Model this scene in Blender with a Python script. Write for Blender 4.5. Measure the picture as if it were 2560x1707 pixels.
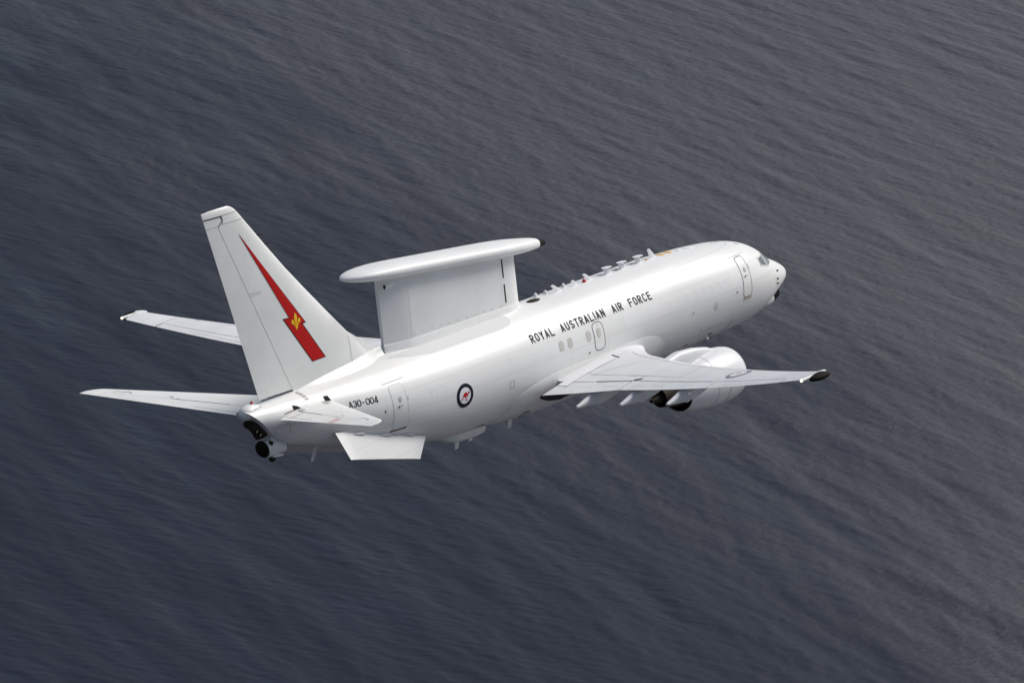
import bpy, bmesh, math, random
import numpy as np
from mathutils import Matrix, Vector, Euler

R = math.radians
scene = bpy.context.scene
for o in list(bpy.data.objects):
    bpy.data.objects.remove(o, do_unlink=True)
col = scene.collection

# ---------------------------------------------------------------- attitude, camera
# aircraft axes: +X aft, +Y right wing, +Z up, origin at the nose station on the cabin centre line
ATT = Matrix.Rotation(R(5.7), 4, 'Y') @ Matrix.Rotation(R(7.5), 4, 'X')      # nose up, gentle left bank
cam_d = bpy.data.cameras.new('camera')
cam = bpy.data.objects.new('camera', cam_d)
col.objects.link(cam)
cam_d.sensor_width = 36.0
cam_d.lens = 158.475
cam_d.clip_start = 1.0
cam_d.clip_end = 300000.0
cam.matrix_world = ATT @ (Matrix.Translation((144.18510574, 110.82910487, 37.96541693)) @
                          Euler((R(77.40892198), R(6.13338636), R(129.7673704)), 'XYZ').to_matrix().to_4x4())
scene.camera = cam
SEA = -800.0                                                                   # sea level below the aircraft

# ---------------------------------------------------------------- sky, sun, exposure
heading = math.atan2(-math.sin(R(38.2)), -math.cos(R(38.2)))                   # where the camera looks (azimuth)
SUN_AZ = heading - R(60)                                                       # to the right of the view, ahead
SUN_EL = R(50)
world = bpy.data.worlds.new('World')
scene.world = world
world.use_nodes = True
wn = world.node_tree
wn.nodes.clear()
w_out = wn.nodes.new('ShaderNodeOutputWorld')
w_bg = wn.nodes.new('ShaderNodeBackground')
w_sky = wn.nodes.new('ShaderNodeTexSky')
w_sky.sky_type = 'NISHITA'
w_sky.sun_disc = False
w_sky.sun_elevation = SUN_EL
w_sky.sun_rotation = math.pi / 2 - SUN_AZ
w_sky.altitude = 600
w_sky.air_density = 1.0
w_sky.dust_density = 3.0
w_hsv = wn.nodes.new('ShaderNodeHueSaturation')                                # thin high overcast: little blue left
w_hsv.inputs['Saturation'].default_value = 0.74
w_bg.inputs['Strength'].default_value = 0.064
wn.links.new(w_sky.outputs[0], w_hsv.inputs['Color'])
wn.links.new(w_hsv.outputs[0], w_bg.inputs[0])
wn.links.new(w_bg.outputs[0], w_out.inputs[0])

sun_d = bpy.data.lights.new('sun', 'SUN')
sun = bpy.data.objects.new('sun', sun_d)
col.objects.link(sun)
sun_d.energy = 2.25
sun_d.angle = R(28)
sun_d.color = (1.0, 0.962, 0.905)
sdir = Vector((math.cos(SUN_AZ) * math.cos(SUN_EL), math.sin(SUN_AZ) * math.cos(SUN_EL), math.sin(SUN_EL)))
sun.rotation_euler = sdir.to_track_quat('Z', 'Y').to_euler()

vs = scene.view_settings
vs.view_transform = 'Standard'
vs.look = 'None'
vs.gamma = 1.0
vs.use_curve_mapping = False
vs.exposure = 0.46
scene.render.engine = 'CYCLES'
scene.render.resolution_x = 1024
scene.render.resolution_y = 682

# ---------------------------------------------------------------- materials
def new_mat(name):
    m = bpy.data.materials.new(name)
    m.use_nodes = True
    return m, m.node_tree, m.node_tree.nodes['Principled BSDF']

def paint(name, rgb, rough=0.3, coat=0.3, dirt=0.06, scale=0.5, metal=0.0, streak=True, joints=(2.3, 0.74, 2), seam=0.82):
    m, nt, b = new_mat(name)
    b.inputs['Roughness'].default_value = rough
    b.inputs['Metallic'].default_value = metal
    b.inputs['Coat Weight'].default_value = coat
    b.inputs['Coat Roughness'].default_value = 0.22
    tc = nt.nodes.new('ShaderNodeTexCoord')
    mp = nt.nodes.new('ShaderNodeMapping')
    mp.inputs['Scale'].default_value = (0.16, 1.0, 2.2) if streak else (1, 1, 1)
    n1 = nt.nodes.new('ShaderNodeTexNoise')
    n1.inputs['Scale'].default_value = scale
    n1.inputs['Detail'].default_value = 8
    n1.inputs['Roughness'].default_value = 0.62
    rp = nt.nodes.new('ShaderNodeValToRGB')
    rp.color_ramp.elements[0].position = 0.32
    rp.color_ramp.elements[1].position = 0.68
    rp.color_ramp.elements[0].color = tuple(c * (1 - dirt * k) for c, k in zip(rgb, (1.0, 1.0, 1.15))) + (1,)
    rp.color_ramp.elements[1].color = tuple(min(1, c * (1 + dirt * 0.35)) for c in rgb) + (1,)
    nt.links.new(tc.outputs['Object'], mp.inputs[0])
    nt.links.new(mp.outputs[0], n1.inputs['Vector'])
    nt.links.new(n1.outputs['Fac'], rp.inputs[0])
    # faint lap joints between the skin panels
    br = nt.nodes.new('ShaderNodeTexBrick')
    br.inputs['Color1'].default_value = br.inputs['Color2'].default_value = (1, 1, 1, 1)
    br.inputs['Color2'].default_value = (0.975, 0.975, 0.97, 1)
    br.inputs['Mortar'].default_value = (seam, seam, seam * .99, 1)
    br.inputs['Scale'].default_value = 1.0
    br.inputs['Mortar Size'].default_value = 0.010
    br.inputs['Mortar Smooth'].default_value = 0.3
    br.inputs['Brick Width'].default_value = joints[0]
    br.inputs['Row Height'].default_value = joints[1]
    sx = nt.nodes.new('ShaderNodeSeparateXYZ'); cx_ = nt.nodes.new('ShaderNodeCombineXYZ')
    nt.links.new(tc.outputs['Object'], sx.inputs[0])
    nt.links.new(sx.outputs[0], cx_.inputs[0]); nt.links.new(sx.outputs[joints[2]], cx_.inputs[1])
    nt.links.new(cx_.outputs[0], br.inputs['Vector'])
    mx = nt.nodes.new('ShaderNodeMixRGB'); mx.blend_type = 'MULTIPLY'; mx.inputs[0].default_value = 1.0
    nt.links.new(rp.outputs[0], mx.inputs[1]); nt.links.new(br.outputs['Color'], mx.inputs[2])
    nt.links.new(mx.outputs[0], b.inputs['Base Color'])
    # skin panels are never perfectly flat
    n2 = nt.nodes.new('ShaderNodeTexNoise')
    n2.inputs['Scale'].default_value = 1.3
    n2.inputs['Detail'].default_value = 2
    bp = nt.nodes.new('ShaderNodeBump')
    bp.inputs['Strength'].default_value = 0.22
    bp.inputs['Distance'].default_value = 0.02
    nt.links.new(tc.outputs['Object'], n2.inputs['Vector'])
    nt.links.new(n2.outputs['Fac'], bp.inputs['Height'])
    nt.links.new(bp.outputs[0], b.inputs['Normal'])
    return m

def plain(name, rgb, rough=0.5, metal=0.0, spec=0.5):
    m, nt, b = new_mat(name)
    b.inputs['Roughness'].default_value = rough
    b.inputs['Metallic'].default_value = metal
    b.inputs['Specular IOR Level'].default_value = spec
    tc = nt.nodes.new('ShaderNodeTexCoord')
    n1 = nt.nodes.new('ShaderNodeTexNoise')
    n1.inputs['Scale'].default_value = 6
    n1.inputs['Detail'].default_value = 4
    rp = nt.nodes.new('ShaderNodeValToRGB')
    rp.color_ramp.elements[0].color = tuple(c * 0.88 for c in rgb) + (1,)
    rp.color_ramp.elements[1].color = tuple(min(1, c * 1.08) for c in rgb) + (1,)
    nt.links.new(tc.outputs['Object'], n1.inputs['Vector'])
    nt.links.new(n1.outputs['Fac'], rp.inputs[0])
    nt.links.new(rp.outputs[0], b.inputs['Base Color'])
    return m

M = dict(
    white=paint('white_paint', (0.82, 0.82, 0.81), 0.42, 0.20, 0.09, 0.6),
    tail=paint('tail_white_paint', (0.83, 0.835, 0.82), 0.45, 0.10, 0.09, 0.5, streak=False, joints=(3.1, 1.9, 2), seam=0.91),
    radar=paint('radome_white_paint', (0.83, 0.835, 0.83), 0.48, 0.06, 0.07, 0.6, streak=False, joints=(2.6, 9.0, 2), seam=0.88),
    wing=paint('wing_grey_paint', (0.735, 0.745, 0.765), 0.42, 0.1, 0.09, 0.9, joints=(1.9, 1.35, 1)),
    vent=paint('ventral_dimmed_grey_paint', (0.45, 0.46, 0.48), 0.45, 0.1, 0.05, 0.8),  # light grey, painted deeper to offset the strong sun on these fins
    nac=paint('nacelle_white_paint', (0.79, 0.795, 0.80), 0.40, 0.18, 0.04, 0.7),
    black=plain('black_radome_rubber', (0.010, 0.008, 0.006), 0.7, spec=0.12),
    soot=plain('sooty_black_metal', (0.024, 0.017, 0.011), 0.65, spec=0.2),
    well=plain('flap_well_shade_brown', (0.085, 0.076, 0.070), 0.75, spec=0.1),  # dark brown that carries the shade of the hollow under the flap
    faint=plain('plug_edge_white', (0.74, 0.74, 0.73), 0.5, spec=0.2),
    gap=plain('panel_gap_dark_grey', (0.05, 0.048, 0.045), 0.8, spec=0.1),
    seam=plain('panel_seam_grey', (0.36, 0.36, 0.35), 0.7, spec=0.1),
    seamd=plain('door_seal_grey', (0.22, 0.22, 0.23), 0.6, spec=0.2),
    pad=plain('rub_pad_grey', (0.50, 0.49, 0.48), 0.6, spec=0.2),
    walk=paint('walkway_grey_paint', (0.66, 0.665, 0.665), 0.55, 0.0, 0.05, 0.8),
    ink=plain('black_lettering', (0.014, 0.012, 0.012), 0.6, spec=0.15),
    navy=plain('roundel_navy', (0.007, 0.008, 0.026), 0.5, spec=0.15),
    disc=plain('roundel_white', (0.84, 0.84, 0.86), 0.4, spec=0.3),
    red=plain('marking_red', (0.50, 0.006, 0.005), 0.5, spec=0.2),
    yellow=plain('emblem_yellow', (0.92, 0.56, 0.02), 0.5, spec=0.2),
    ochre=plain('antenna_ochre', (0.74, 0.47, 0.16), 0.6),
    pink=plain('faded_red_panel', (0.70, 0.52, 0.50), 0.6),
    blue=plain('low_visibility_grey_blue', (0.20, 0.215, 0.27), 0.5),
    tan=plain('kick_plate_tan', (0.47, 0.40, 0.32), 0.5),
    metal=plain('worn_bare_metal', (0.55, 0.54, 0.52), 0.32, 1.0),
    hot=plain('heat_stained_metal', (0.16, 0.12, 0.085), 0.45, 0.7),
    blind=plain('blanked_cabin_window', (0.56, 0.55, 0.51), 0.35),
    beacon=plain('red_beacon_glass', (0.55, 0.015, 0.012), 0.2),
)
gm, gnt, gb = new_mat('cockpit_glass')
gb.inputs['Base Color'].default_value = (0.10, 0.11, 0.10, 1)
gb.inputs['Roughness'].default_value = 0.08
gb.inputs['Coat Weight'].default_value = 1.0
gb.inputs['Coat Roughness'].default_value = 0.03
M['glass'] = gm
lm, lnt, lb = new_mat('lit_navigation_lamp')
lb.inputs['Base Color'].default_value = (1, 0.9, 0.75, 1)
lb.inputs['Emission Color'].default_value = (1.0, 0.82, 0.6, 1)
lb.inputs['Emission Strength'].default_value = 3.0
M['lamp'] = lm

# ---------------------------------------------------------------- mesh helpers
root = bpy.data.objects.new('radar_aircraft', None)
root.empty_display_size = 2.0
col.objects.link(root)
root.matrix_world = ATT
root['label'] = 'white twin-engine radar jet with red lightning bolt on its fin, banking above grey sea'
root['category'] = 'aircraft'

def link(name, me, mat, parent, smooth=True, angle=35):
    o = bpy.data.objects.new(name, me)
    col.objects.link(o)
    o.parent = parent
    me.materials.append(M[mat] if isinstance(mat, str) else mat)
    if smooth:
        me.polygons.foreach_set('use_smooth', [True] * len(me.polygons))
        bm = bmesh.new(); bm.from_mesh(me)
        a = R(angle)
        for e in bm.edges:
            if len(e.link_faces) == 2 and e.calc_face_angle(0) > a:
                e.smooth = False
        bm.to_mesh(me); bm.free()
    return o

def raw(name, verts, faces, mat, parent, smooth=True, angle=35, fixn=True):
    me = bpy.data.meshes.new(name)
    me.from_pydata([tuple(map(float, v)) for v in verts], [], [tuple(map(int, f)) for f in faces])
    me.validate()
    if fixn:
        bm = bmesh.new(); bm.from_mesh(me)
        bmesh.ops.remove_doubles(bm, verts=bm.verts, dist=1e-5)
        bmesh.ops.recalc_face_normals(bm, faces=bm.faces)
        bm.to_mesh(me); bm.free()
    me.update()
    return link(name, me, mat, parent, smooth, angle)

def loft(rings, closed=True, cap0=True, cap1=True):
    n = len(rings[0]); v = [p for r in rings for p in r]; f = []
    for i in range(len(rings) - 1):
        for j in range(n if closed else n - 1):
            k = (j + 1) % n
            f.append((i * n + j, i * n + k, (i + 1) * n + k, (i + 1) * n + j))
    if cap0: f.append(tuple(range(n - 1, -1, -1)))
    if cap1: f.append(tuple((len(rings) - 1) * n + j for j in range(n)))
    return v, f

def merge(parts):
    V, F = [], []
    for v, f in parts:
        b = len(V); V += list(v); F += [tuple(i + b for i in q) for q in f]
    return V, F

def lathe(prof, n=48, axis_y=0.0, axis_z=0.0, sy=1.0, sz=1.0):
    """prof: (x, r) pairs, turned about the X axis"""
    rings = []
    for x, r in prof:
        r = max(r, 1e-4)
        rings.append([(x, axis_y + r * sy * math.cos(2 * math.pi * j / n), axis_z + r * sz * math.sin(2 * math.pi * j / n)) for j in range(n)])
    return rings

def box(c, d, rot=None):
    x, y, z = d[0] / 2, d[1] / 2, d[2] / 2
    v = [Vector((sx * x, sy * y, sz * z)) for sx in (-1, 1) for sy in (-1, 1) for sz in (-1, 1)]
    if rot is not None: v = [rot @ p for p in v]
    v = [tuple(p + Vector(c)) for p in v]
    return v, [(0, 1, 3, 2), (4, 6, 7, 5), (0, 4, 5, 1), (2, 3, 7, 6), (0, 2, 6, 4), (1, 5, 7, 3)]

def bevelled(name, parts, mat, parent, w=0.01, seg=2):
    v, f = merge(parts)
    o = raw(name, v, f, mat, parent, smooth=False)
    bm = bmesh.new(); bm.from_mesh(o.data)
    bmesh.ops.bevel(bm, geom=list(bm.edges), offset=w, segments=seg, profile=0.5, affect='EDGES', clamp_overlap=True)
    for fc in bm.faces: fc.smooth = True
    bm.to_mesh(o.data); bm.free()
    return o

# ---------------------------------------------------------------- fuselage surface
PROF = np.array([
    (0.00, -.62, -.62, .0, -.62), (0.03, -.52, -.72, .11, -.62), (0.12, -.41, -.80, .24, -.61), (0.30, -.27, -.89, .41, -.59),
    (0.60, -.09, -1.00, .62, -.56), (1.00, .11, -1.12, .85, -.52), (1.50, .33, -1.28, 1.09, -.46), (1.85, .48, -1.42, 1.24, -.42),
    (2.10, .70, -1.54, 1.33, -.39), (2.50, 1.03, -1.70, 1.46, -.34), (3.00, 1.27, -1.85, 1.58, -.27), (3.60, 1.44, -1.94, 1.69, -.20),
    (4.40, 1.58, -2.00, 1.78, -.12), (5.30, 1.68, -2.04, 1.83, -.06), (6.50, 1.77, -2.08, 1.87, -.02), (7.50, 1.82, -2.11, 1.88, 0),
    (9.00, 1.88, -2.13, 1.88, 0), (20.5, 1.88, -2.11, 1.88, 0), (21.5, 1.88, -2.06, 1.88, 0), (22.5, 1.88, -1.99, 1.87, .02),
    (24.0, 1.88, -1.74, 1.82, .08), (25.5, 1.86, -1.40, 1.72, .20), (27.0, 1.84, -1.04, 1.55, .38), (28.5, 1.79, -.65, 1.30, .58),
    (30.0, 1.72, -.22, .98, .80), (31.0, 1.66, .10, .74, .95), (31.8, 1.61, .38, .54, 1.06)])

def pchip(x, y, xi):
    h = np.diff(x); d = np.diff(y) / h; m = np.zeros_like(y)
    for i in range(1, len(x) - 1):
        if d[i - 1] * d[i] > 0:
            w1 = 2 * h[i] + h[i - 1]; w2 = h[i] + 2 * h[i - 1]
            m[i] = (w1 + w2) / (w1 / d[i - 1] + w2 / d[i])
    m[0], m[-1] = d[0], d[-1]
    i = int(np.clip(np.searchsorted(x, xi) - 1, 0, len(x) - 2)); t = (xi - x[i]) / h[i]
    return (2*t**3 - 3*t**2 + 1) * y[i] + (t**3 - 2*t**2 + t) * h[i] * m[i] + (-2*t**3 + 3*t**2) * y[i + 1] + (t**3 - t**2) * h[i] * m[i + 1]

LOB = 0.96
def fprof(s):
    return [pchip(PROF[:, 0], PROF[:, k], s) for k in (1, 2, 3, 4)]

def fus_ring(s, n=112):
    zt, zb, w, zc = fprof(s)
    out = []
    sh = 0.95 * max(0.0, min(1.0, (s - 30.4) / 1.4)) ** 1.5
    for j in range(n):
        th = 2 * math.pi * (j + 0.5) / n
        c, sn = math.cos(th), math.sin(th)
        if sn >= 0:
            y, z = w * c, zc + (zt - zc) * sn
        else:
            y, z = w * math.copysign(abs(c) ** LOB, c), zc - (zc - zb) * abs(sn) ** LOB
        out.append((s + sh * (z - 1.0), y, z))
    return out

def fy(s, z):
    """half width of the fuselage at station s and height z"""
    zt, zb, w, zc = fprof(s)
    if z >= zc:
        k = min(0.9999, (z - zc) / (zt - zc)); return w * math.sqrt(1 - k * k)
    k = min(0.9999, ((zc - z) / (zc - zb)) ** (1 / LOB)); return w * (1 - k * k) ** (LOB / 2)

def fz(s, y):
    """crown height at station s, offset y"""
    zt, zb, w, zc = fprof(s)
    return zc + (zt - zc) * math.sqrt(max(0, 1 - (y / w) ** 2))

def side_map(sgn=1):
    def f(s, z):
        y = fy(s, z)
        ds = (fy(s + .02, z) - fy(s - .02, z)) / .04; dz = (fy(s, z + .02) - fy(s, z - .02)) / .04
        n = Vector((-ds, 1, -dz)).normalized()
        return Vector((s, sgn * y, z)), Vector((n.x, sgn * n.y, n.z))
    return f

def top_map(s, y):
    ds = (fz(s + .02, y) - fz(s - .02, y)) / .04; dy = (fz(s, y + .02) - fz(s, y - .02)) / .04
    return Vector((s, y, fz(s, y))), Vector((-ds, -dy, 1)).normalized()

SIDE = side_map(1)
SIDEL = side_map(-1)

# decals: fillets, lines and prints that follow a surface map (u, v) -> point, normal
def star(outline, fmap, off, rings=5, centre=None):
    if centre is None:
        centre = (sum(p[0] for p in outline) / len(outline), sum(p[1] for p in outline) / len(outline))
    n = len(outline); V = []; F = []
    p, nn = fmap(*centre); V.append(tuple(p + nn * off))
    for r in range(1, rings + 1):
        k = r / rings
        for (a, b) in outline:
            p, nn = fmap(centre[0] + (a - centre[0]) * k, centre[1] + (b - centre[1]) * k)
            V.append(tuple(p + nn * off))
    for j in range(n):
        F.append((0, 1 + j, 1 + (j + 1) % n))
    for r in range(rings - 1):
        for j in range(n):
            a = 1 + r * n + j; b = 1 + r * n + (j + 1) % n
            F.append((a, b, b + n, a + n))
    return V, F

def resample(pts, step, closed=False):
    out = []
    P = list(pts) + ([pts[0]] if closed else [])
    for a, b in zip(P[:-1], P[1:]):
        d = math.hypot(b[0] - a[0], b[1] - a[1]); k = max(1, int(math.ceil(d / step)))
        for i in range(k): out.append((a[0] + (b[0] - a[0]) * i / k, a[1] + (b[1] - a[1]) * i / k))
    if not closed: out.append(tuple(pts[-1]))
    return out

def stroke(pts, width, fmap, off, closed=False, step=0.12):
    P = resample(pts, step, closed); n = len(P); V = []; F = []
    for i, p in enumerate(P):
        a = P[(i - 1) % n] if (closed or i > 0) else None
        b = P[(i + 1) % n] if (closed or i < n - 1) else None
        t1 = Vector((p[0] - a[0], p[1] - a[1])).normalized() if a else None
        t2 = Vector((b[0] - p[0], b[1] - p[1])).normalized() if b else None
        if t1 is None: t1 = t2
        if t2 is None: t2 = t1
        t = (t1 + t2); t = t.normalized() if t.length > 1e-6 else t1
        nrm = Vector((-t.y, t.x)); mit = 1 / max(0.5, nrm.dot(Vector((-t1.y, t1.x))))
        for s in (-1, 1):
            q, nn = fmap(p[0] + nrm.x * s * width / 2 * mit, p[1] + nrm.y * s * width / 2 * mit)
            V.append(tuple(q + nn * off))
    m = n if closed else n - 1
    for i in range(m):
        k = (i + 1) % n
        F.append((2 * i, 2 * i + 1, 2 * k + 1, 2 * k))
    return V, F

def polyfill(name, polys, fmap, off, mat, parent, cuts=2, dstep=0.0006):
    me = bpy.data.meshes.new(name); bm = bmesh.new(); lay = {}
    for pi, poly in enumerate(polys):
        f = bm.faces.new([bm.verts.new((a, b, pi * dstep)) for a, b in poly])
    bmesh.ops.triangulate(bm, faces=list(bm.faces))
    if cuts:
        bmesh.ops.subdivide_edges(bm, edges=list(bm.edges), cuts=cuts, use_grid_fill=True)
    for v in bm.verts:
        p, n = fmap(v.co.x, v.co.y); v.co = p + n * (off + v.co.z)
    bmesh.ops.recalc_face_normals(bm, faces=bm.faces)
    bm.to_mesh(me); bm.free()
    return link(name, me, mat, parent, smooth=False)

SINGLE = ('lettering', 'serial_number')
def decal(name, shapes, mat, parent):
    if len(shapes) > 1 and name not in SINGLE:          # separate pieces are separate objects
        return [decal(name, [s_], mat, parent) for s_ in shapes][0]
    v, f = merge(shapes)
    return raw(name, v, f, mat, parent, smooth=True, angle=80, fixn=False)

def rrect(cx, cy, w, h, r, n=6, skew=0.0):
    out = []
    for (sx, sy, a0) in ((1, 1, 0), (-1, 1, 90), (-1, -1, 180), (1, -1, 270)):
        for i in range(n + 1):
            a = R(a0 + 90 * i / n)
            x = sx * (w / 2 - r) + r * math.cos(a); y = sy * (h / 2 - r) + r * math.sin(a)
            out.append((cx + x + skew * y, cy + y))
    return out

def ell(cx, cy, a, b, n=40):
    return [(cx + a * math.cos(2 * math.pi * i / n), cy + b * math.sin(2 * math.pi * i / n)) for i in range(n)]

# ---------------------------------------------------------------- SEA (structure)
def build_sea():
    cm = cam.matrix_world
    cp = cm.translation
    fw = -(cm.to_3x3() @ Vector((0, 0, 1))); hd = Vector((fw.x, fw.y, 0)).normalized(); rt = Vector((hd.y, -hd.x, 0))
    h = cp.z - SEA
    NX, NY = 620, 1850                      # across, along
    LX, LY = 1560.0, 4560.0
    y0 = 2150.0                             # near edge of the finely waved water, metres ahead of the camera's foot
    rng = np.random.default_rng(11)
    kx = np.fft.fftfreq(NX, LX / NX) * 2 * np.pi
    ky = np.fft.fftfreq(NY, LY / NY) * 2 * np.pi
    KX, KY = np.meshgrid(kx, ky, indexing='ij')
    K = np.hypot(KX, KY); K[0, 0] = 1
    TH = np.arctan2(KY, KX)
    def band(kp, wid, th0, spread, slope):
        d = np.abs(np.cos(TH - th0)) ** spread
        S = np.exp(-0.5 * (np.log(K / kp) / wid) ** 2) * d / K
        amp = np.sqrt(S) / K ** 0.5
        z = np.fft.ifft2((rng.normal(size=K.shape) + 1j * rng.normal(size=K.shape)) * amp * (K > 0)).real
        gx = np.gradient(z, LX / NX, axis=0); gy = np.gradient(z, LY / NY, axis=1)
        return z * slope / np.sqrt((gx ** 2 + gy ** 2).mean())
    crest = R(-66)                           # crest lines of the swell, seen from the camera: away-left to near-right
    nrm = crest + math.pi / 2
    Z = band(2 * np.pi / 88, .20, nrm - .05, 60, .020)
    Z += band(2 * np.pi / 44, .25, nrm, 34, .033)
    Z += band(2 * np.pi / 21, .30, nrm + .12, 10, .031)
    Z += band(2 * np.pi / 10, .30, nrm + .40, 3, .036)
    ix = np.arange(NX + 1); iy = np.arange(NY + 1)
    Zf = Z[ix % NX][:, iy % NY]
    wx = np.clip(np.minimum(ix, NX - ix) / 25, 0, 1); wy = np.clip(np.minimum(iy, NY - iy) / 40, 0, 1)
    Zf = Zf * wx[:, None] * wy[None, :]
    X = (ix / NX - .5) * LX; Y = y0 + iy / NY * LY
    px = cp.x + rt.x * X[:, None] + hd.x * Y[None, :]
    py = cp.y + rt.y * X[:, None] + hd.y * Y[None, :]
    co = np.stack([px, py, SEA + Zf], -1).reshape(-1, 3)
    a = (np.arange(NX)[:, None] * (NY + 1) + np.arange(NY)[None, :]).ravel()
    quads = np.stack([a, a + NY + 1, a + NY + 2, a + 1], 1)
    # open water out to the horizon round the waved field
    BIG = 60000.0
    gx = [-BIG, -LX / 2, LX / 2, BIG]; gy = [-BIG, y0, y0 + LY, BIG]
    base = len(co); ext = []
    for i in range(4):
        for j in range(4):
            ext.append((cp.x + rt.x * gx[i] + hd.x * gy[j], cp.y + rt.y * gx[i] + hd.y * gy[j], SEA))
    q2 = []
    for i in range(3):
        for j in range(3):
            if i == 1 and j == 1: continue
            b = base + i * 4 + j
            q2.append((b, b + 4, b + 5, b + 1))
    co = np.concatenate([co, np.array(ext)]); quads = np.concatenate([quads, np.array(q2)])
    me = bpy.data.meshes.new('sea')
    me.vertices.add(len(co)); me.vertices.foreach_set('co', co.ravel())
    me.loops.add(len(quads) * 4); me.loops.foreach_set('vertex_index', quads.ravel().astype(np.int32))
    me.polygons.add(len(quads)); me.polygons.foreach_set('loop_start', np.arange(0, len(quads) * 4, 4, dtype=np.int32))
    me.polygons.foreach_set('use_smooth', np.ones(len(quads), dtype=bool))
    me.update(calc_edges=True)
    if me.polygons[0].normal.z < 0: me.flip_normals()
    o = bpy.data.objects.new('sea', me); col.objects.link(o)
    o['kind'] = 'structure'
    m, nt, b = new_mat('sea_water')
    b.inputs['Base Color'].default_value = (0.003, 0.005, 0.011, 1)
    b.inputs['IOR'].default_value = 1.333
    b.inputs['Specular IOR Level'].default_value = 0.04
    b.inputs['Roughness'].default_value = 0.16
    tc = nt.nodes.new('ShaderNodeTexCoord')
    ang = math.atan2(hd.y, hd.x) - math.pi / 2 + crest
    def noise(scale, stretch, rot, detail, rough=.6):
        mp = nt.nodes.new('ShaderNodeMapping'); mp.vector_type = 'TEXTURE'
        mp.inputs['Rotation'].default_value = (0, 0, rot)
        mp.inputs['Scale'].default_value = (scale * stretch, scale, scale)
        n = nt.nodes.new('ShaderNodeTexNoise'); n.inputs['Scale'].default_value = 1.0
        n.inputs['Detail'].default_value = detail; n.inputs['Roughness'].default_value = rough
        nt.links.new(tc.outputs['Object'], mp.inputs[0]); nt.links.new(mp.outputs[0], n.inputs['Vector'])
        return n.outputs['Fac']
    chop = noise(5.2, 1.3, ang + .9, 6, .66)
    gust = noise(48.0, 3.6, ang, 6, .6)                 # wind streaks: rougher and smoother water
    def rng_(src, lo, hi):
        r_ = nt.nodes.new('ShaderNodeMapRange'); r_.inputs['From Min'].default_value = .33; r_.inputs['From Max'].default_value = .67
        r_.inputs['To Min'].default_value = lo; r_.inputs['To Max'].default_value = hi
        nt.links.new(src, r_.inputs['Value']); return r_.outputs[0]
    # the breeze freshens from the calm near-left water towards the right: a kilometre-wide change of ripple
    def mth(op, x, y):
        n = nt.nodes.new('ShaderNodeMath'); n.operation = op; n.use_clamp = False
        for i, q_ in enumerate((x, y)):
            if isinstance(q_, (int, float)): n.inputs[i].default_value = q_
            else: nt.links.new(q_, n.inputs[i])
        return n.outputs[0]
    sp = nt.nodes.new('ShaderNodeSeparateXYZ'); nt.links.new(tc.outputs['Object'], sp.inputs[0])
    gu, gv = .00105, .00046
    gx_, gy_ = rt.x * gu + hd.x * gv, rt.y * gu + hd.y * gv
    c0 = .50 - (gx_ * cp.x + gy_ * cp.y) - gv * 3600
    lin = mth('ADD', mth('ADD', mth('MULTIPLY', sp.outputs[0], gx_), mth('MULTIPLY', sp.outputs[1], gy_)), c0)
    wob = mth('MULTIPLY', mth('SUBTRACT', noise(420.0, 2.0, ang, 4, .55), .5), 1.1)
    mr = nt.nodes.new('ShaderNodeMapRange'); mr.interpolation_type = 'SMOOTHSTEP'
    nt.links.new(mth('ADD', lin, wob), mr.inputs['Value'])
    breeze = mr.outputs[0]
    bp = nt.nodes.new('ShaderNodeBump'); bp.inputs['Distance'].default_value = 1.15
    nt.links.new(mth('MULTIPLY', rng_(gust, .55, 1.0), mth('ADD', mth('MULTIPLY', breeze, .7), .3)), bp.inputs['Strength']); nt.links.new(chop, bp.inputs['Height'])
    nt.links.new(bp.outputs[0], b.inputs['Normal'])
    nt.links.new(rng_(gust, .28, .44), b.inputs['Roughness'])
    # capillary ripples: a second, much rougher facet layer that carries the sun glitter
    gl = nt.nodes.new('ShaderNodeBsdfAnisotropic'); gl.distribution = 'BECKMANN'
    gl.inputs['Color'].default_value = (0.068, 0.066, 0.071, 1)
    nt.links.new(mth('ADD', rng_(gust, .48, .53), mth('MULTIPLY', breeze, .20)), gl.inputs['Roughness']); nt.links.new(bp.outputs[0], gl.inputs['Normal'])
    ad = nt.nodes.new('ShaderNodeAddShader')
    nt.links.new(b.outputs[0], ad.inputs[0]); nt.links.new(gl.outputs[0], ad.inputs[1])
    nt.links.new(ad.outputs[0], nt.nodes['Material Output'].inputs['Surface'])
    me.materials.append(m)
    return o
build_sea()

# ---------------------------------------------------------------- FUSELAGE
st = list(np.concatenate([8.6 * np.linspace(0, 1, 64) ** 1.7, np.linspace(8.9, 20.5, 30), np.linspace(20.9, 31.8, 46)]))
st[0] = 0.0005
rings = [fus_ring(s) for s in st]
v, f = loft(rings, cap0=True, cap1=True)
fus = raw('fuselage', v, f, 'white', root, angle=40)

def zs(s_, z_): return (s_, z_)

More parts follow.
